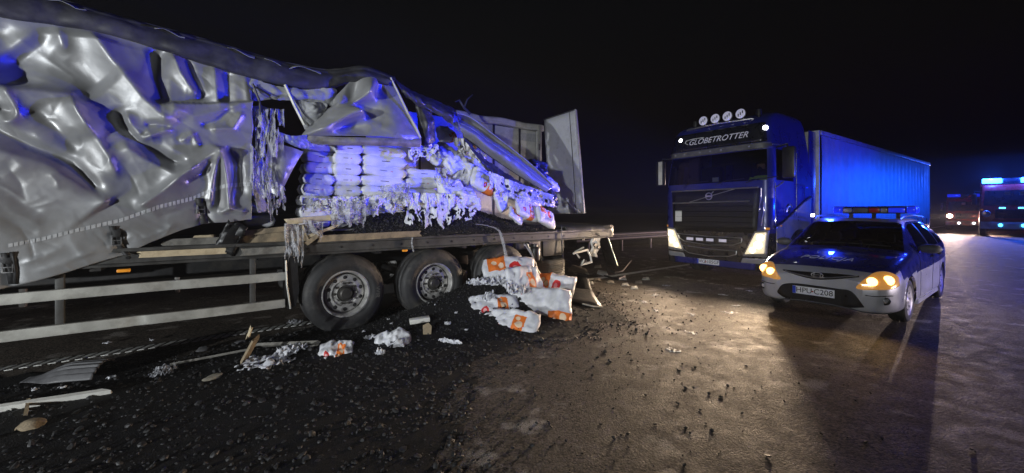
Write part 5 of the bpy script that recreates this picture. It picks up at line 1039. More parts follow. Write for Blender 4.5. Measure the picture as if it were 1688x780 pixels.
for s in (0, 1):
    Y = (lambda y: y) if s == 0 else (lambda y: 2.5 - y)
    hb = fpatch('headlight', [(Y(.32), 1.19), (Y(.06), 1.21)], [(Y(.56), .64), (Y(.10), .66)], 'cab_silver', truck, e=.008)
    fpatch('lens', [(Y(.30), 1.15), (Y(.10), 1.17)], [(Y(.51), .69), (Y(.14), .73)], 'lens_glow', hb, e=.022)
    for (yy, zz_, r_) in ((.21, 1.06, .075), (.25, .90, .085), (.36, .78, .06)): MB().lathe([(0, -.012), (r_ * .7, -.008), (r_, .012)], (fx(Y(yy), zz_, .03), Y(yy), zz_), 'x', 16).build('bulb_reflector', 'lens_hot', hb)
    fpatch('indicator', [(Y(.12), 1.27), (Y(.05), 1.27)], [(Y(.12), 1.22), (Y(.05), 1.22)], 'amber', hb, e=.02)
    fpatch('fog_lamp', [(Y(.56), .60), (Y(.10), .62)], [(Y(.60), .50), (Y(.14), .50)], 'lens_clear', truck, e=.012)
    p = (fx(Y(.3), .9, .10), Y(.3), .92)
    vlamp(truck, 'headlight_beam', 'SPOT', p, (1.0, .74, .50), 1200, (p[0] - 16, p[1] + (-2.2 if s == 0 else -.6), .9), .07, 116, 1.0).scale = (1, .40, 1)
fpatch('bumper_strip', [(.3, .50), (2.2, .50)], [(.32, .36), (2.18, .36)], 'cab_blue', truck, e=.012)
npl = MB().box(fx(1.32, .44, .035), fx(1.32, .44, .02), 1.06, 1.585, .385, .497, b=.003).build('number_plate', 'plate_white', truck)
npl_x = fx(1.32, .44, .0365); MB().box(npl_x - .001, npl_x, 1.54, 1.582, .388, .494).build('plate_band', 'plate_blue', npl, smooth=False)
lettering('plate_lettering', 'WZ', .105, lambda p: (npl_x - .002 - p.z, 1.445 - p.x, .441 + p.y), 'print_black', npl); lettering('plate_lettering', '105GF', .105, lambda p: (npl_x - .002 - p.z, 1.20 - p.x, .441 + p.y), 'print_black', npl)
MB().box(npl_x - .001, npl_x, 1.352, 1.376, .425, .455).build('plate_seal', 'red_lens', npl, smooth=False)
# cab furniture behind the glass
MB().box(0.25, 0.75, 0.15, 2.35, 2.02, 2.24, b=.03).build('dashboard', 'cab_dark', truck)
for y in (0.62, 1.88):
    s_ = MB().box(1.05, 1.25, y - .26, y + .26, 1.6, 2.75, b=.06).build('seat', 'seat', truck); MB().box(.75, 1.2, y - .26, y + .26, 1.6, 1.85, b=.06).build('seat_cushion', 'seat', s_)
MB().box(1.9, 1.95, .2, 2.3, 1.2, 3.3).build('rear_wall', 'seat', truck, smooth=False)
for y0, y1 in ((2.05, 2.2), (1.55, 1.7)): MB().box(1.5, 1.55, y0, y1, 2.3, 2.8).build('curtain', 'car_blue', truck, smooth=False)
MB().box(.22, .24, 1.22, 1.36, 2.30, 2.40).build('windscreen_card', 'paper_white', truck, smooth=False)
for y0 in (1.95, 1.15, .5): MB().tube([(fx(y0, 2.24, .02), y0, 2.22), (fx(y0, 2.29, .02), y0 - .25, 2.29), (fx(y0, 2.31, .02), y0 - .62, 2.31)], .010, 5).build('wiper', 'black_plastic', truck)
# mirrors
for s in (0, 1):
    Y = (lambda y: y) if s == 0 else (lambda y: 2.5 - y); y0, y1 = sorted((Y(-.36), Y(-.12))); m_ = MB().box(.14, .26, y0, y1, 2.28, 2.92, b=.04).build('mirror', 'black_plastic', truck)
    MB().tube([(.35, Y(.05), 2.96), (.22, Y(-.2), 2.98), (.2, Y(-.22), 2.9)], .02, 6).build('mirror_arm', 'black_plastic', m_)
    if s: MB().box(.128, .139, y0 + .03, y1 - .10, 2.30, 2.9).build('mirror_glint', 'panel_white', m_, smooth=False)  # pale strip painting the light caught on the far mirror arm
# near side: silver flank below a dark sweep, wheel, arch, handle
WX, WZ_ = 1.38, .52
def swoop(x): return polyat([(0, 1.26), (.5, 1.38), (1.0, 1.58), (1.6, 1.84), (2.0, 1.96)], x)
cols = []
for i in range(44):
    x = lerp(.205, 1.99, i / 43); d = 1 - ((x - WX) / .66) ** 2; zl = WZ_ + (.66 * math.sqrt(d) if d > 0 else 0); zl = max(zl, .36 if d <= 0 else zl); zl = max(zl, .36) if x < .74 else max(zl, 1.0 if x > 1.9 else zl)
    cols.append([(x, -.006, lerp(zl, swoop(x), k / 8)) for k in range(9)])
MB().grid(cols).build('lower_flank', 'cab_silver', truck, solid=.006)
MB().grid([[(x, -.014, swoop(x) - .03), (x, -.016, swoop(x)), (x, -.014, swoop(x) + .03)] for x in np.linspace(.12, 1.98, 30)]).build('side_sweep', 'cab_dark', truck, solid=.006)
arch = MB(); arch.tube([(WX + .66 * math.cos(a), -.012, WZ_ + .66 * math.sin(a)) for a in np.linspace(R(-5), R(185), 30)], .035, 8); arch.build('wheel_arch', 'cab_dark', truck)
MB().grid([[(WX + .64 * math.cos(a), y, WZ_ + .64 * math.sin(a)) for y in (0.0, .45)] for a in np.linspace(R(-8), R(188), 24)]).build('arch_liner', 'black_plastic', truck, solid=.01)
truck_wheel(truck, WX, 0.07, WZ_, .51, .32); truck_wheel(truck, WX, 2.43, WZ_, .51, .32, out=1)
for pts, r_ in (([(.17, -.004, 1.35), (.17, -.004, 2.2)], .005), ([(1.2, -.004, 1.7), (1.2, -.004, 2.9)], .006), ([(1.08, -.003, 2.2), (1.62, -.003, 2.2), (1.62, -.003, 1.9)], .005)): MB().tube(pts, r_, 5).build('door_seam', 'cab_dark', truck)
hnd = MB().tube([(.66, -.012, 1.58), (.70, -.03, 1.70), (.80, -.035, 1.76), (.90, -.03, 1.70)], .014, 6).build('door_handle', 'chrome', truck)
MB().lathe([(0, -.006), (.09, -.008), (.11, 0)], (.80, 0, 1.66), 'y', 18).build('handle_recess', 'cab_dark', truck)
MB().tube([(.14, .035, 3.0), (.5, .03, 3.02), (1.15, .03, 3.0)], .012, 5).build('rain_strip', 'chrome', truck); MB().tube([(.16, -.01, 2.1), (.35, -.012, 2.16), (.55, -.01, 2.24)], .012, 5).build('window_trim', 'chrome', truck)
for (x, z, m_) in ((.42, 1.30, 'amber'), (1.75, 2.15, 'beacon_blue')): MB().box(x - .03, x + .03, -.02, .0, z - .015, z + .015, b=.005).build('side_marker', m_, truck)
MB().box(2.02, 2.44, 0.35, 2.15, 0.75, 1.0).build('chassis', 'black_metal', truck, smooth=False); MB().box(2.05, 5.2, .30, 2.2, .75, 1.0).build('chassis_frame', 'black_metal', truck, smooth=False)
MB().box(2.02, 2.40, .04, .06, 1.2, 3.5, b=.005).build('side_fairing', 'cab_blue', truck)
ml = MB().box(2.10, 2.17, -.02, .03, 1.48, 1.55, b=.01).build('flank_lamp', 'marker_hot', truck)
truck_wheel(truck, 4.9, .05, .52, .51, .32); MB().box(2.5, 4.2, .08, .6, .45, .98, b=.05).build('fuel_tank', 'aluminium', truck)
# driver in a hi-vis vest
def skin_body(name, joints, edges, m, parent, sub=2):
    me = bpy.data.meshes.new(name); me.from_pydata([j[0] for j in joints], edges, []); o = bpy.data.objects.new(name, me); COL.objects.link(o); o.parent = parent
    md = o.modifiers.new('skin', 'SKIN'); sv = me.skin_vertices[0].data if me.skin_vertices else None
    if sv is None: me.attributes; bpy.context.view_layer.objects.active = o
    if not me.skin_vertices:
        bpy.context.view_layer.update()
    for i, j in enumerate(joints): me.skin_vertices[0].data[i].radius = (j[1], j[2] if len(j) > 2 else j[1])
    me.skin_vertices[0].data[0].use_root = True; s_ = o.modifiers.new('sub', 'SUBSURF'); s_.levels = sub; s_.render_levels = sub; me.materials.append(MATS[m]); return o
person = empty('person', TK.w(.98, .62, 1.86), TK.phi, 'person in a yellow-green hi-vis vest sitting at the wheel of the blue lorry', 'person')
def lofted(name, rings, m, parent):
    """rings: (centre, rx, ry) stacked along z"""
    b = MB(); n = 16; rows = []
    for (c, rx, ry) in rings: rows.append([(c[0] + rx * math.cos(2 * math.pi * k / n), c[1] + ry * math.sin(2 * math.pi * k / n), c[2]) for k in range(n + 1)])
    b.grid(rows); b.add(rows[-1][:n], [tuple(range(n))]); b.add(rows[0][:n], [tuple(range(n))]); return weld(b.build(name, m, parent, angle=80))
bd = MB(); n = 14
def limb(pts, rad): bd.tube(pts, rad, 12)
rows = []
for (x, z, rx, ry) in ((0.02, 0.0, .15, .20), (0.02, .12, .14, .19), (.03, .28, .125, .18), (.04, .42, .12, .20), (.05, .52, .10, .215), (.05, .57, .07, .15), (.045, .61, .055, .06), (.035, .66, .055, .055), (.02, .69, .075, .062), (.01, .745, .10, .075), (.01, .81, .105, .08), (.02, .87, .09, .07), (.03, .905, .05, .04)): rows.append([(x + rx * math.cos(2 * math.pi * k / n), ry * math.sin(2 * math.pi * k / n), z) for k in range(n + 1)])
bd.grid(rows); bd.add(rows[-1][:n], [tuple(range(n))]); bd.add(rows[0][:n], [tuple(range(n))])
limb([(0, .1, .05), (-.25, .11, .07), (-.46, .12, .06), (-.50, .12, -.2), (-.52, .12, -.42)], [.09, .085, .07, .06, .05]); limb([(0, -.1, .05), (-.25, -.11, .07), (-.46, -.12, .06), (-.50, -.12, -.2), (-.52, -.12, -.42)], [.09, .085, .07, .06, .05])
for s in (-1, 1):
    limb([(.05, s * .19, .52), (.02, s * .25, .38), (-.05, s * .26, .26), (-.22, s * .22, .25), (-.36, s * .17, .30)], [.065, .055, .05, .042, .035])
    for k in range(5): limb([(-.37, s * .17 + (k - 2) * .016, .30), (-.42, s * .165 + (k - 2) * .017, .315 + .004 * k), (-.44, s * .16 + (k - 2) * .016, .29)], [.012, .010, .008])
bd.add([(-.095, 0, .79), (-.125, .014, .765), (-.125, -.014, .765), (-.095, 0, .75)], [(0, 1, 2), (1, 3, 2)])
pb2 = bd.build('body', 'cloth_dark', person, angle=80)
rows = []
for (x, z, rx, ry) in ((0.02, .02, .163, .212), (.03, .28, .14, .195), (.04, .42, .135, .215), (.05, .53, .112, .222), (.05, .575, .08, .16)): rows.append([(x + rx * math.cos(2 * math.pi * k / n), ry * math.sin(2 * math.pi * k / n), z) for k in range(n + 1)])
vest = MB().grid(rows)
for s in (-1, 1): vest.tube([(.05, s * .20, .53), (.02, s * .255, .40), (-.045, s * .265, .27)], [.075, .064, .058], 12)
vest.build('vest', 'hi_vis', person, angle=80)
hd = MB(); hd.lathe([(.0, .125), (.07, .11), (.098, .06), (.105, 0.0), (.09, -.05)], (.025, 0, .80), 'z', 16); hd.build('hair', 'hair', person)
fc = MB(); fc.lathe([(0, -.085), (.05, -.08), (.082, -.04), (.098, .02), (.09, .06)], (.0, 0, .78), 'z', 16); fc.build('face', 'skin', person)
whl = MB(); whl.tube([(-.40 + .06 * math.sin(a), .21 * math.cos(a), .30 + .17 * math.sin(a)) for a in np.linspace(0, 2 * math.pi, 25)], .016, 6)
sw_ = whl.build('steering_wheel', 'black_plastic', truck); sw_.location = TK.loc(person.location) + Vector((0, 0, 0))

# the lorry's own trailer
t2 = empty('lorry_trailer', TK.w(2.5, 0), TK.phi, 'curtain-side trailer behind the lorry, its flank washed bright blue', 'trailer')
LT, ZB, ZT = 11.4, 1.12, 3.56; b = MB(); rows = []
for i in range(230):
    x = lerp(0.10, LT - .1, i / 229); r_ = []
    for k in range(15):
        v = k / 14; rib = .007 * math.sin(x * 14.0 + .6 * math.sin(x * 2)) * math.sin(math.pi * v) ** .3 + .012 * noise.noise(Vector((x * 1.2, v * 2, 0))); r_.append((x, -.01 - rib, lerp(ZB, ZT - .12, v)))
    rows.append(r_)
MB().grid(rows).build('side_curtain', 'trailer_cover', t2, angle=180)
MB().box(.06, LT, .02, 2.48, ZB - .12, ZB).build('deck', 'frame_metal', t2, smooth=False); MB().box(.06, LT - .06, .03, 2.47, ZT - .03, ZT).build('roof', 'trailer_cover', t2, smooth=False)
MB().box(0, .055, 0, 2.5, ZB - .1, ZT, b=.012).build('front_wall', 'panel_white', t2); MB().box(LT - .05, LT, 0, 2.5, ZB - .1, ZT, b=.01).build('rear_frame', 'panel_white', t2)
MB().box(.06, LT - .05, -.025, .0, ZT - .115, ZT - .002, b=.012).build('roof_rail', 'aluminium', t2); MB().box(.06, LT - .05, -.02, .02, ZB - .10, ZB - .005, b=.008).build('side_rail', 'aluminium', t2)
MB().box(.06, LT - .05, 2.46, 2.48, ZB, ZT - .03).build('far_curtain', 'trailer_cover', t2, smooth=False)
for k in range(16): MB().box(.5 + k * .68, .53 + k * .68, -.03, -.018, ZB - .06, ZB + .22).build('strap', 'strap', t2, smooth=False)
for k in range(3): truck_wheel(t2, 7.4 + k * 1.31, .05, .5)
MB().box(1.4, 9.6, .7, 1.8, .8, 1.0).build('chassis', 'black_metal', t2, smooth=False)

# ================================================================== the patrol car
car = empty('police_car', CAR.w(0, 0), CAR.phi, 'silver and blue estate patrol car with roof light bar, standing before the lorry', 'car')
ST = [(0.00, (.30, .25), (.42, .28), (.52, .42), (.52, .54), (.46, .615), (.25, .64), (0, .645)),
      (0.05, (.50, .205), (.64, .24), (.70, .42), (.69, .56), (.60, .655), (.32, .69), (0, .695)),
      (0.16, (.60, .185), (.765, .23), (.80, .42), (.785, .60), (.68, .725), (.38, .757), (0, .765)),
      (0.38, (.66, .18), (.845, .235), (.870, .45), (.855, .685), (.755, .815), (.42, .845), (0, .855)),
      (0.85, (.70, .18), (.865, .245), (.887, .50), (.872, .785), (.785, .905), (.43, .94), (0, .95)),
      (1.20, (.70, .18), (.865, .25), (.889, .50), (.877, .84), (.775, .965), (.43, 1.0), (0, 1.01)),
      (1.50, (.70, .18), (.866, .25), (.889, .50), (.872, .895), (.72, 1.13), (.42, 1.195), (0, 1.215)),
      (1.90, (.70, .18), (.866, .25), (.889, .50), (.870, .925), (.645, 1.36), (.40, 1.415), (0, 1.43)),
      (2.20, (.70, .18), (.866, .25), (.889, .50), (.870, .94), (.615, 1.425), (.38, 1.475), (0, 1.49)),
      (3.00, (.70, .18), (.866, .25), (.889, .51), (.868, .965), (.605, 1.43), (.38, 1.48), (0, 1.495)),
      (3.70, (.70, .19), (.860, .26), (.883, .53), (.858, .985), (.590, 1.40), (.37, 1.45), (0, 1.465)),
      (4.20, (.66, .22), (.83, .29), (.855, .54), (.825, 1.0), (.565, 1.345), (.35, 1.40), (0, 1.415)),
      (4.42, (.60, .26), (.76, .32), (.80, .54), (.77, .95), (.55, 1.17), (.34, 1.22), (0, 1.235)),
      (4.50, (.50, .30), (.68, .36), (.74, .54), (.71, .86), (.50, .96), (.3, .98), (0, .985))]
def pchip(xk, yk, xq):
    xk, yk = np.array(xk), np.array(yk); h = np.diff(xk); dl = np.diff(yk) / h; d = np.zeros(len(xk)); d[0], d[-1] = dl[0], dl[-1]
    for i in range(1, len(xk) - 1):
        if dl[i - 1] * dl[i] > 0: w1, w2 = 2 * h[i] + h[i - 1], h[i] + 2 * h[i - 1]; d[i] = (w1 + w2) / (w1 / dl[i - 1] + w2 / dl[i])
    k = np.clip(np.searchsorted(xk, xq) - 1, 0, len(h) - 1); t = (xq - xk[k]) / h[k]
    return (2 * t ** 3 - 3 * t ** 2 + 1) * yk[k] + (t ** 3 - 2 * t ** 2 + t) * h[k] * d[k] + (-2 * t ** 3 + 3 * t ** 2) * yk[k + 1] + (t ** 3 - t ** 2) * h[k] * d[k + 1]
xq = np.unique(np.round(np.concatenate([np.linspace(0, .06, 7), np.linspace(.06, .4, 18), np.linspace(.4, 4.3, 150), np.linspace(4.3, 4.5, 10)]), 4))
xk = [s[0] for s in ST]; CPT = np.array([[pchip(xk, [s[1 + q][c] for s in ST], xq) for c in (0, 1)] for q in range(7)])   # 7 x 2 x N
NS = 10; SEC = []
for i in range(len(xq)):
    half = catmull([tuple(CPT[q, :, i]) for q in range(7)], 6 * NS + 1); SEC.append(half)
SEC = np.array(SEC); NC = 0.89
def carpt(i, j):
    """j from 0 (near sill) over the roof to the far sill"""
    n = 6 * NS; s = j if j <= n else 2 * n - j; y, z = SEC[i, s]; return Vector((xq[i], NC - y if j <= n else NC + y, z))
M2 = 12 * NS + 1; Vg = [[carpt(i, j) for j in range(M2)] for i in range(len(xq))]
WF, WR, WZc, AR = .87, 3.62, .31, .365
for i in range(len(xq)):           # open the wheel arches: pull the edge of the hole onto a circle
    for j in range(M2):
        s = min(j, 2 * 6 * NS - j) / NS
        if s < 3:
            for wc in (WF, WR):
                p = Vg[i][j]; d = math.hypot(p.x - wc, p.z - WZc)
                if AR - .028 < d < AR + .018 and p.z > WZc - .2: k = AR / d; Vg[i][j] = Vector((wc + (p.x - wc) * k, p.y, WZc + (p.z - WZc) * k))
allb = MB(); allb.grid(Vg); allb.f.append(tuple(range(M2))); fullm = bpy.data.meshes.new('tmp'); fullm.from_pydata([tuple(v) for v in allb.v], [], allb.f); bm_ = bmesh.new(); bm_.from_mesh(fullm); bmesh.ops.recalc_face_normals(bm_, faces=bm_.faces); car_bvh = BVHTree.FromBMesh(bm_); bm_.normal_update(); VN = [v.normal.copy() for v in bm_.verts]; bm_.free()
def band_line(x): return polyat([(0, .60), (.5, .66), (1.2, .70), (2.5, .73), (4.5, .78)], x)
def classify(x, s, p):
    d1, d2 = math.hypot(p.x - WF, p.z - WZc), math.hypot(p.x - WR, p.z - WZc)
    if s < 3 and (d1 < AR - .004 or d2 < AR - .004): return None
    if s < 0.9 and (abs(p.x - WF) < AR - .004 or abs(p.x - WR) < AR - .004): return None
    if s > 4.10 and 1.235 < x < 1.93: return ('windscreen', 'glass_dark')
    if s > 4.2 and 4.20 < x < 4.41: return ('rear_window', 'glass_dark')
    if 3.12 < s < 3.88:
        for a, c in ((1.58, 2.50), (2.60, 3.38), (3.46, 4.02)):
            if a < x < c and (a > 2 or x > 1.58 + (s - 3.12) * .42): return ('side_window', 'glass_dark')
        if 1.5 < x < 4.1: return ('window_frame', 'car_black') if not (x < 1.58 + (s - 3.12) * .5 + .05) else ('body', 'car_blue')
    if s >= 3.55 and .17 < x < 1.235 and s <= 6.01: return ('bonnet', 'car_blue')
    if s > 3.95 and 1.90 < x < 4.21: return ('roof', 'car_silver')
    col = 'car_blue' if (p.z > band_line(x) and x > .45) else 'car_silver'
    if .75 < s <= 3.12:
        if 1.52 < x < 2.55: return ('front_door', col)
        if 2.55 <= x < 3.25: return ('rear_door', col)
    if s < .75: return ('sill', 'car_silver')
    return ('body', col)
groups = {}
for i in range(len(xq) - 1):
    for j in range(M2 - 1):
        s = (min(j, 12 * NS - j - 1) + .5) / NS; q = [(i, j), (i, j + 1), (i + 1, j + 1), (i + 1, j)]; p = sum((Vg[a][c] for a, c in q), Vector()) / 4
        r_ = classify(p.x, s, p)
        if r_ is None: continue
        nm, m_ = r_; side = 'n' if j < 6 * NS else 'f'
        if nm == 'side_window': key = (nm, side, 0 if p.x < 2.55 else (1 if p.x < 3.42 else 2))
        elif nm in ('front_door', 'rear_door', 'sill', 'window_frame'): key = (nm, side, 0)
        else: key = (nm, '', 0)
        groups.setdefault(key, []).append((q, m_))
def build_group(nm, faces):
    vid = {}; v = []; nrm = []; f = []; mats_ = []; mi = []
    for q, m_ in faces:
        ii = []
        a_, c_, d_ = (Vg[q[t][0]][q[t][1]] for t in (0, 1, 2))
        if (c_ - a_).cross(d_ - a_).dot(VN[q[0][0] * M2 + q[0][1]]) < 0: q = q[::-1]
        for k in q:
            if k not in vid: vid[k] = len(v); v.append(Vg[k[0]][k[1]]); nrm.append(VN[k[0] * M2 + k[1]])
            ii.append(vid[k])
        f.append(ii)
        if m_ not in mats_: mats_.append(m_)
        mi.append(mats_.index(m_))
    me = bpy.data.meshes.new(nm); me.from_pydata([tuple(p) for p in v], [], f)
    for m_ in mats_: me.materials.append(MATS[m_])
    me.polygons.foreach_set('material_index', mi); me.polygons.foreach_set('use_smooth', [True] * len(f)); me.update()
    me.normals_split_custom_set_from_vertices([tuple(q) for q in nrm]); o = bpy.data.objects.new(nm, me); COL.objects.link(o); o.parent = car; return o
doors = {}
for key, fc_ in groups.items():
    o = build_group(key[0], fc_)
    if 'door' in key[0]: doors[key[0], key[1]] = o
    
# noses and tails of the shell
b = MB(); b.add([Vg[0][j] for j in range(M2)], [tuple(range(M2))]); b.build('nose_cap', 'car_silver', car, smooth=False); b = MB(); b.add([Vg[-1][j] for j in range(M2)], [tuple(range(M2))]); b.build('tailgate', 'car_silver', car, smooth=False)
MB().box(.3, 4.3, .25, 1.53, .17, .22).build('underbody', 'car_black', car, smooth=False)
def cast(px, py, e=.004):
    o_ = CAR.x(px, py, -1.5); t_ = CAR.x(px, py, 1.0); d = (t_ - o_).normalized(); h = car_bvh.ray_cast(o_, d)
    if h[0] is None: h = car_bvh.find_nearest(CAR.x(px, py, .2))
    return h[0] - d * e
def cpatch(name, top, bot, m, parent, n=24, k=8, e=.004, solid=.004, mirror=False):
    out = []
    for mm in ((0, 1) if mirror else (0,)):
        T, B = catmull(top, n + 1), catmull(bot, n + 1); rows = []
        for i in range(n + 1):
            r_ = []
            for v in range(k + 1):
                q = T[i] + (B[i] - T[i]) * v / k; p = cast(q[0], q[1], e)
                if mm: p = Vector((p.x, 2 * NC - p.y, p.z))
                r_.append(p)
            rows.append(r_)
        out.append(MB().grid(rows).build(name, m, parent, solid=solid, angle=60))
    return out
def ctube(name, pts, r, m, parent, e=.006, mirror=False):
    for mm in ((0, 1) if mirror else (0,)):
        P = [cast(*q, e) for q in catmull(pts, 20)]
        if mm: P = [Vector((p.x, 2 * NC - p.y, p.z)) for p in P]
        o = MB().tube(P, r, 6).build(name, m, parent)
    return o
hls = cpatch('headlight', [(1411, 473), (1424, 461), (1441, 450), (1460, 448), (1474, 452), (1482, 458)], [(1412, 476), (1424, 478), (1441, 478), (1460, 478), (1474, 476), (1483, 471)], 'car_lamp', car, n=30, k=14, e=.010, mirror=True)
for k, hl in enumerate(hls):
    for (px, py, r_) in ((1437, 465, .062), (1464, 463, .066)):
        c = cast(px, py, .022); 
        if k: c = Vector((c.x, 2 * NC - c.y, c.z))
        c = Vector((c.x - .01, c.y, c.z)); MB().lathe([(0, -.01), (r_ * .7, -.006), (r_, .02)], c, 'x', 18).build('bulb_reflector', 'car_hot', hl)
    c0 = cast(1450, 463, .05); y0 = c0.y if k == 0 else 2 * NC - c0.y
    vlamp(car, 'car_headlight_beam', 'SPOT', (c0.x - .08, y0, c0.z), (1.0, .62, .25), 22, (c0.x - 4, y0, .0), .05, 120, .8)
ctube('headlight_rim', [(1411, 475), (1424, 462), (1441, 450), (1460, 448), (1480, 456)], .005, 'car_silver', car, mirror=True)
cpatch('grille', [(1290, 444), (1318, 447), (1347, 449), (1385, 452), (1416, 455)], [(1291, 446), (1318, 455), (1347, 461), (1385, 460), (1416, 457)], 'car_black', car, n=36, e=.010)
ctube('grille_bar', [(1294, 446), (1320, 453), (1347, 458), (1382, 457), (1414, 455)], .008, 'chrome', car, e=.014)
lc = cast(1347, 453.5, .03); lo_ = MB(); lo_.tube([(lc.x - .004 + .012 * math.sin(a) ** 2, lc.y + .072 * math.cos(a), lc.z + .036 * math.sin(a)) for a in np.linspace(0, 2 * math.pi, 33)], .0065, 6)
lo_.tube([(lc.x, lc.y + .035, lc.z + .027), (lc.x, lc.y + .045, lc.z - .022)], .007, 6); lo_.tube([(lc.x, lc.y - .045, lc.z + .022), (lc.x, lc.y - .035, lc.z - .027)], .007, 6); lo_.tube([(lc.x, lc.y + .04, lc.z - .004), (lc.x, lc.y, lc.z + .006), (lc.x, lc.y - .04, lc.z + .004)], .006, 6); lo_.build('bonnet_emblem', 'chrome', car)
cpatch('lower_intake', [(1281, 480), (1290, 469), (1310, 467), (1345, 471), (1380, 476), (1404, 481), (1424, 505)], [(1282, 483), (1292, 490), (1312, 496), (1345, 502), (1380, 506), (1404, 507.5), (1425, 507)], 'car_black', car, n=48, k=16, e=.012)
for z in (.30, .345, .39): MB().tube([(.02 + .25 * (y - NC) ** 2 + (.06 if abs(y - NC) > .5 else 0), y, z) for y in np.linspace(.47, 1.31, 16)], .006, 5).build('intake_slat', 'grey_plastic', car)
ctube('bumper_crease', [(1426, 487), (1445, 489), (1472, 488)], .006, 'car_black', car, mirror=True)
for mm in (0, 1):
    c = cast(1459, 497, .0); y = c.y if mm == 0 else 2 * NC - c.y; f_ = MB().lathe([(0, -.006), (.04, -.008), (.055, .0), (.055, .03)], (c.x, y, c.z), 'x', 18).build('fog_lamp', 'car_black', car); MB().lathe([(0, -.016), (.028, -.012), (.032, .0)], (c.x, y, c.z), 'x', 14).build('lens', 'lens_clear', f_)
ctube('front_lip', [(1262, 497), (1300, 509), (1345, 517), (1400, 524), (1445, 527), (1478, 525)], .014, 'grey_plastic', car, e=.004)
px_ = -.022; a_, c_ = CAR.x(1309, 468, px_), CAR.x(1381, 494, px_); yc, zc = .925, (.405)
npl = MB().box(px_ - .008, px_, yc - .262, yc + .262, zc - .058, zc + .058, b=.003).build('number_plate', 'plate_white', car); nx_ = px_ - .0085
MB().box(nx_ - .001, nx_, yc + .217, yc + .26, zc - .055, zc + .055).build('plate_band', 'plate_blue', npl, smooth=False)
lettering('plate_lettering', 'HPU', .108, lambda p: (nx_ - .002 - p.z, yc + .112 - p.x, zc + p.y), 'print_black', npl); lettering('plate_lettering', 'C208', .108, lambda p: (nx_ - .002 - p.z, yc - .128 - p.x, zc + p.y), 'print_black', npl)
MB().lathe([(0, -.002), (.011, -.002), (.011, 0)], (nx_, yc + .002, zc), 'x', 10).build('plate_seal', 'red_lens', npl)
hc = cast(1362, 425, 0)
def hood(p):
    x, y = hc.x + p.y * 1.25, hc.y - p.x; h = car_bvh.ray_cast(Vector((x, y, 2)), Vector((0, 0, -1))); return (x, y, (h[0].z if h[0] else hc.z) + .004 + p.z)
lettering('bonnet_lettering', 'POLICJA', .165, hood, 'print_white', car, shear=.3, spacing=1.12)
for s in (0, 1):
    for wc in (WF, WR):
        y = (.03 if s == 0 else 2 * NC - .03); o_ = -1 if s == 0 else 1; c = (wc, y, WZc); r = .312
        rim = MB().lathe([(.205, o_ * .0), (.205, o_ * -.14)], c, n=36)
        rim.lathe([(0, o_ * .004), (.03, o_ * .002), (.05, o_ * -.012), (.12, o_ * -.018), (.165, o_ * -.004), (.2, o_ * -.002), (.21, o_ * .004)], c, n=36); wo_ = rim.build('wheel', 'rim_metal', car, angle=35)
        MB().lathe([(.205, o_ * -.0), (.225, o_ * .012), (.262, o_ * .014), (.295, o_ * .002), (r - .004, o_ * -.02), (r, o_ * -.04), (r, o_ * -.085), (r - .01, o_ * -.09), (r - .01, o_ * -.1), (r, o_ * -.105), (r, o_ * -.16), (.29, o_ * -.19), (.21, o_ * -.19)], c, n=44).build('tyre', 'rubber', wo_, angle=38)
        for k in range(8): a = 2 * math.pi * k / 8; MB().lathe([(0, o_ * -.0085), (.020, o_ * -.0085), (.022, o_ * -.014)], (wc + .142 * math.cos(a), y, WZc + .142 * math.sin(a)), n=10).build('vent_hole', 'car_black', wo_)
        MB().grid([[(wc + (AR + .0) * math.cos(a), yy, WZc + (AR + .0) * math.sin(a)) for yy in ((.03, .30) if s == 0 else (2 * NC - .03, 2 * NC - .3))] for a in np.linspace(R(-14), R(194), 30)]).build('arch_liner', 'car_black', car, solid=.006)
for s in (0, 1):
    Y = (lambda y: y) if s == 0 else (lambda y: 2 * NC - y)
    bm = bmesh.new(); bmesh.ops.create_icosphere(bm, subdivisions=3, radius=1); mo = MB(); mo.bm(bm, Matrix.Translation((1.62, Y(-.09), 1.03)) @ Matrix.Diagonal((.085, .135, .075, 1))); mi_ = mo.build('mirror', 'grey_plastic', car); mi_.data.polygons.foreach_set('use_smooth', [True] * len(mi_.data.polygons))
    MB().tube([(1.63, Y(.03), .985), (1.66, Y(.14), .97)], .03, 8).build('mirror_foot', 'car_black', mi_)
    for (x, dn) in ((2.42, 'front_door'), (3.14, 'rear_door')):
        h = car_bvh.ray_cast(Vector((x, Y(-1), .86)), Vector((0, 1 if s == 0 else -1, 0))); yy = h[0].y; MB().tube([(x - .09, yy, .86), (x - .07, Y(NC - abs(NC - yy) - .03), .865), (x + .06, Y(NC - abs(NC - yy) - .03), .87), (x + .08, yy, .87)], .012, 6).build('handle', 'car_black', doors[dn, 'n' if s == 0 else 'f'])
    for x in (1.52, 2.55, 3.25):
        P = []
        for z in np.linspace(.27, .93, 14):
            h = car_bvh.ray_cast(Vector((x + (.12 * (.6 - z) if x > 3 and z < .6 else 0), Y(-1), z)), Vector((0, 1 if s == 0 else -1, 0)))
            if h[0]: P.append(h[0] + Vector((0, -.0005 if s == 0 else .0005, 0)))
        MB().tube(P, .004, 5).build('door_gap', 'car_black', car)
    MB().tube([(1.95, Y(.30), 1.475), (2.1, Y(.285), 1.515), (2.9, Y(.28), 1.535), (3.8, Y(.30), 1.50), (4.0, Y(.31), 1.455)], .014, 6).build('roof_rail', 'chrome', car)
    MB().prism([(1.35, .20), (3.15, .20), (3.1, .255), (1.4, .255)], 'y', *sorted((Y(.005), Y(.05)))).build('side_skirt', 'car_silver', car, angle=30)
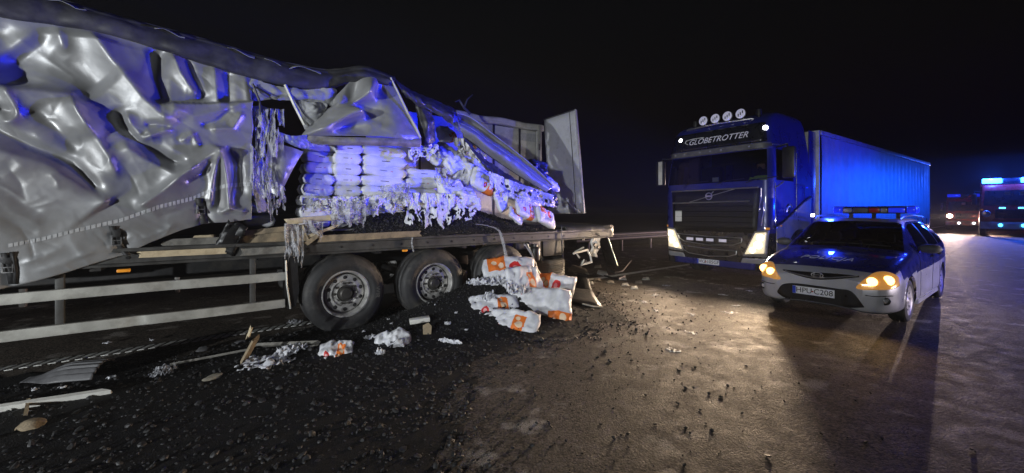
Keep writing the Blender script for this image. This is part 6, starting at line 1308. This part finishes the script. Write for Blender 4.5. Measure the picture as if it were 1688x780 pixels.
for pts in ([(1.22, y, .0) for y in (.30, .6, .95)], [(1.22, y, 0) for y in (.75, 1.05, 1.4)]):
    P = [];
    for (x, y, _) in pts: h = car_bvh.ray_cast(Vector((x + .08, y, 2)), Vector((0, 0, -1))); P.append(h[0] + Vector((0, 0, .015)))
    MB().tube(P, .008, 5).build('wiper', 'car_black', car)
# inside
MB().box(1.25, 1.65, .18, 1.60, .75, .97, b=.04).build('dashboard', 'seat', car)
for x in (2.1, 3.0):
    for y in (.52, 1.26): s_ = MB().box(x, x + .16, y - .22, y + .22, .40, 1.03, b=.05).build('seat', 'seat', car); MB().box(x + .05, x + .14, y - .12, y + .12, 1.06, 1.22, b=.035).build('headrest', 'seat', s_); MB().tube([(x + .09, y, 1.0), (x + .09, y, 1.1)], .03, 6).build('headrest_post', 'seat', s_)
MB().tube([(1.72 + .05 * math.sin(a), .52 + .17 * math.cos(a), .95 + .15 * math.sin(a)) for a in np.linspace(0, 2 * math.pi, 22)], .014, 6).build('steering_wheel', 'seat', car)
MB().box(1.86, 1.88, .80, .98, 1.26, 1.31, b=.006).build('inside_mirror', 'seat', car)
MB().box(1.4, 1.42, 1.36, 1.5, .98, 1.05).build('dash_paper', 'paper_white', car, smooth=False)
# light bar
XB = 2.42; yl, yr = CAR.x(1376, 340, XB).y, CAR.x(1514, 340, XB).y; zb0, zb1 = 1.565, 1.685
lb_ = MB().box(XB - .10, XB + .10, yr + .14, yl - .14, zb0, zb1, b=.02).build('light_bar', 'cab_dark', car)
for a, c, m_ in ((yr, yr + .13, 'beacon_blue'), (yl - .13, yl, 'beacon_blue')): MB().box(XB - .12, XB + .12, a, c, zb0, zb1 + .004, b=.035).build('blue_dome', m_, lb_)
for a, c, m_ in ((yr + .15, yr + .36, 'beacon_blue'), (yr + .38, yr + .46, 'lens_clear'), (yr + .48, yr + .62, 'red_lens'), (yr + .64, yl - .30, 'grey_plastic'), (yl - .28, yl - .16, 'lens_clear')): MB().box(XB - .108, XB - .101, a, c, zb0 + .02, zb1 - .018, b=.002).build('lamp_module', m_, lb_)
MB().box(XB - .105, XB + .105, yr + .02, yl - .02, zb1 + .001, zb1 + .012, b=.004).build('bar_top', 'cab_dark', lb_)
for y in (yr + .25, (yr + yl) / 2, yl - .25): MB().box(XB - .03, XB + .03, y - .025, y + .025, 1.46, 1.57).build('bar_foot', 'cab_dark', lb_, smooth=False)
BLUE = (0.02, 0.06, 1.0)
for (x, y, pw) in ((XB, yl + .10, 22), (XB, yr - .10, 6)): vlamp(car, 'blue_flash', 'POINT', (x, y, 1.69), BLUE, pw, size=.05)
vlamp(car, 'blue_flash', 'SPOT', (XB - .2, (yl + yr) / 2, 1.70), (0.006, 0.02, 1.0), 6500, (XB - 6, 4.75, 2.70), .05, 50, .9).scale = (1, .48, 1)
# ================================================================== rescue vehicles in the distance
def fire_engine(px, Z, w, deg, label, headlights, bar, body_m):
    X = (px - CX) / F * Z; fr = Frame((X, Z), deg); t = empty('fire_engine', (X, Z, 0), R(deg), label, 'fire engine', 'rescue vehicles standing on the road')
    hw = w / 2; rows = []
    for z, x0, i_ in ((.45, .0, .02), (1.0, -.02, 0), (1.55, 0, 0), (1.62, .03, 0), (2.5, .18, .05), (2.72, .30, .08), (2.80, .5, .2)):
        r = .16; P = [(2.1, -hw + i_)]
        for k in range(5): a = math.pi / 2 * k / 4; P.append((x0 + r - r * math.sin(a), -hw + i_ + r - r * math.cos(a)))
        for k in range(5): a = math.pi / 2 * (1 - k / 4); P.append((x0 + r - r * math.sin(a), hw - i_ - r + r * math.cos(a)))
        P.append((2.1, hw - i_)); rows.append([(x, y, z) for x, y in P])
    b = MB().grid(rows); b.add(rows[-1], [tuple(range(len(rows[-1])))]); weld(b.build('cab', body_m, t))
    MB().add([(.03, -hw + .16, 1.66), (.03, hw - .16, 1.66), (.155, hw - .22, 2.46), (.155, -hw + .22, 2.46)], [(0, 1, 2, 3)]).build('windscreen', 'cab_dark', t, smooth=False, solid=.01)
    MB().box(-.05, .1, -hw + .02, hw - .02, .42, .80, b=.03).build('bumper', 'panel_white', t); MB().box(-.04, .0, -.62, .62, .98, 1.45, b=.01).build('grille', 'cab_dark', t)
    for k in range(4): MB().box(-.05, -.035, -.6, .6, 1.02 + k * .11, 1.05 + k * .11).build('grille_slat', 'black_metal', t, smooth=False)
    MB().box(2.2, 6.8, -hw, hw, .7, 3.0, b=.04).build('body', body_m, t); MB().box(.3, 6.6, -.5, .5, .45, .7).build('chassis', 'black_metal', t, smooth=False)
    for k in range(3): MB().box(2.4 + k * 1.45, 3.7 + k * 1.45, -hw - .012, -hw - .002, .95, 2.7, b=.004).build('shutter', 'aluminium', t)
    for x in (1.2, 5.2):
        for s in (-1, 1):
            wo_ = MB().lathe([(0, s * .0), (.1, s * .01), (.26, s * -.03), (.29, s * .01)], (x, s * (hw + .01), .5), n=24).build('wheel', 'rim_metal', t); MB().lathe([(.28, 0), (.40, s * .02), (.48, s * 0), (.5, s * -.04), (.5, s * -.26), (.3, s * -.28)], (x, s * (hw + .01), .5), n=32).build('tyre', 'rubber', wo_)
    for s in (-1, 1):
        h = MB().lathe([(0, -.03), (.15, -.02), (.19, .03)], (-.03, s * (hw - .27), 1.22), 'x', 18).build('headlight', 'lens_hot' if headlights else 'lens_clear', t)
        if headlights: vlamp(t, 'engine_beam', 'SPOT', (-.25, s * (hw - .27), 1.22), (1.0, .60, .42) if s < 0 else (1, .74, .60), 15000, (-34, s * .4 - 1.0, .8), .08, 56, 1.0).scale = (1, .28, 1)
        MB().lathe([(0, -.03), (.07, -.02), (.09, .03)], (-.06, s * .42, .62), 'x', 14).build('fog_lamp', 'marker_hot' if headlights else 'beacon_hot', t)
        MB().box(-.02, .16, s * (hw + .2) - .1, s * (hw + .2) + .1, 1.7, 2.3, b=.03).build('mirror', 'black_plastic', t); MB().tube([(.2, s * (hw - .05), 2.4), (.1, s * (hw + .2), 2.45), (.08, s * (hw + .2), 2.2)], .02, 5).build('mirror_arm', 'black_plastic', t)
        MB().box(-.02, .02, s * (hw - .1) - .05, s * (hw - .1) + .05, 1.40, 1.48).build('indicator', 'amber', t, smooth=False)
    lb = MB().box(.45, .75, -hw + .1, hw - .1, 2.80, 2.86, b=.01).build('light_bar', 'cab_dark', t)
    for y0, y1, m_ in ((-hw + .1, -.35, 'beacon_hot' if bar else 'beacon_blue'), (-.33, .33, 'cab_dark'), (.35, hw - .1, 'beacon_hot' if bar else 'beacon_blue')): MB().box(.44, .76, y0, y1, 2.865, 3.12, b=.04).build('blue_dome', m_, lb)
    if bar:
        for s in (-1, 1): vlamp(t, 'engine_flash', 'POINT', (.15, s * .8, 3.25), (.02, .10, 1.0), 1300, size=.12)
        for s in (-1, 1): MB().box(-.06, -.04, s * .35 - .12, s * .35 + .12, 1.5, 1.56).build('grille_flash', 'beacon_hot', t, smooth=False)
    for y in (-.5, .05): MB().box(.05, .075, y, y + .22, 2.2, 2.38).build('screen_card', 'reflective', t, smooth=False)
    return t
fire_engine(1593, 34, 2.45, 40, 'dark red rescue vehicle with bright headlights behind the patrol car', True, False, 'engine_red')
eng2 = fire_engine(1668, 25, 2.45, 40, 'rescue vehicle with glowing blue light bar at the right edge', False, True, 'engine_red')
eng2.scale = (1.15, 1.08, 1.2)
# ================================================================== thin haze added to make the lamps glow
hz = MB().box(-310, 410, -210, 310, -1.1, 5.2).build('haze', 'film', None, smooth=False); hz.data.materials.clear(); hz.location = TR.w(0, 0); hz.rotation_euler = (0, 0, TR.phi)
hm = bpy.data.materials.new('haze'); hm.use_nodes = True; nt = hm.node_tree; nt.nodes.clear(); ho = nt.nodes.new('ShaderNodeOutputMaterial'); hv = nt.nodes.new('ShaderNodeVolumePrincipled'); hv.inputs['Color'].default_value = (0.90, 0.92, 0.95, 1); hv.inputs['Density'].default_value = 0.0013
nt.links.new(hv.outputs[0], ho.inputs['Volume']); hz.data.materials.append(hm); tag(hz, 'thin haze added over the whole road for lamp glow', 'haze', kind='stuff')
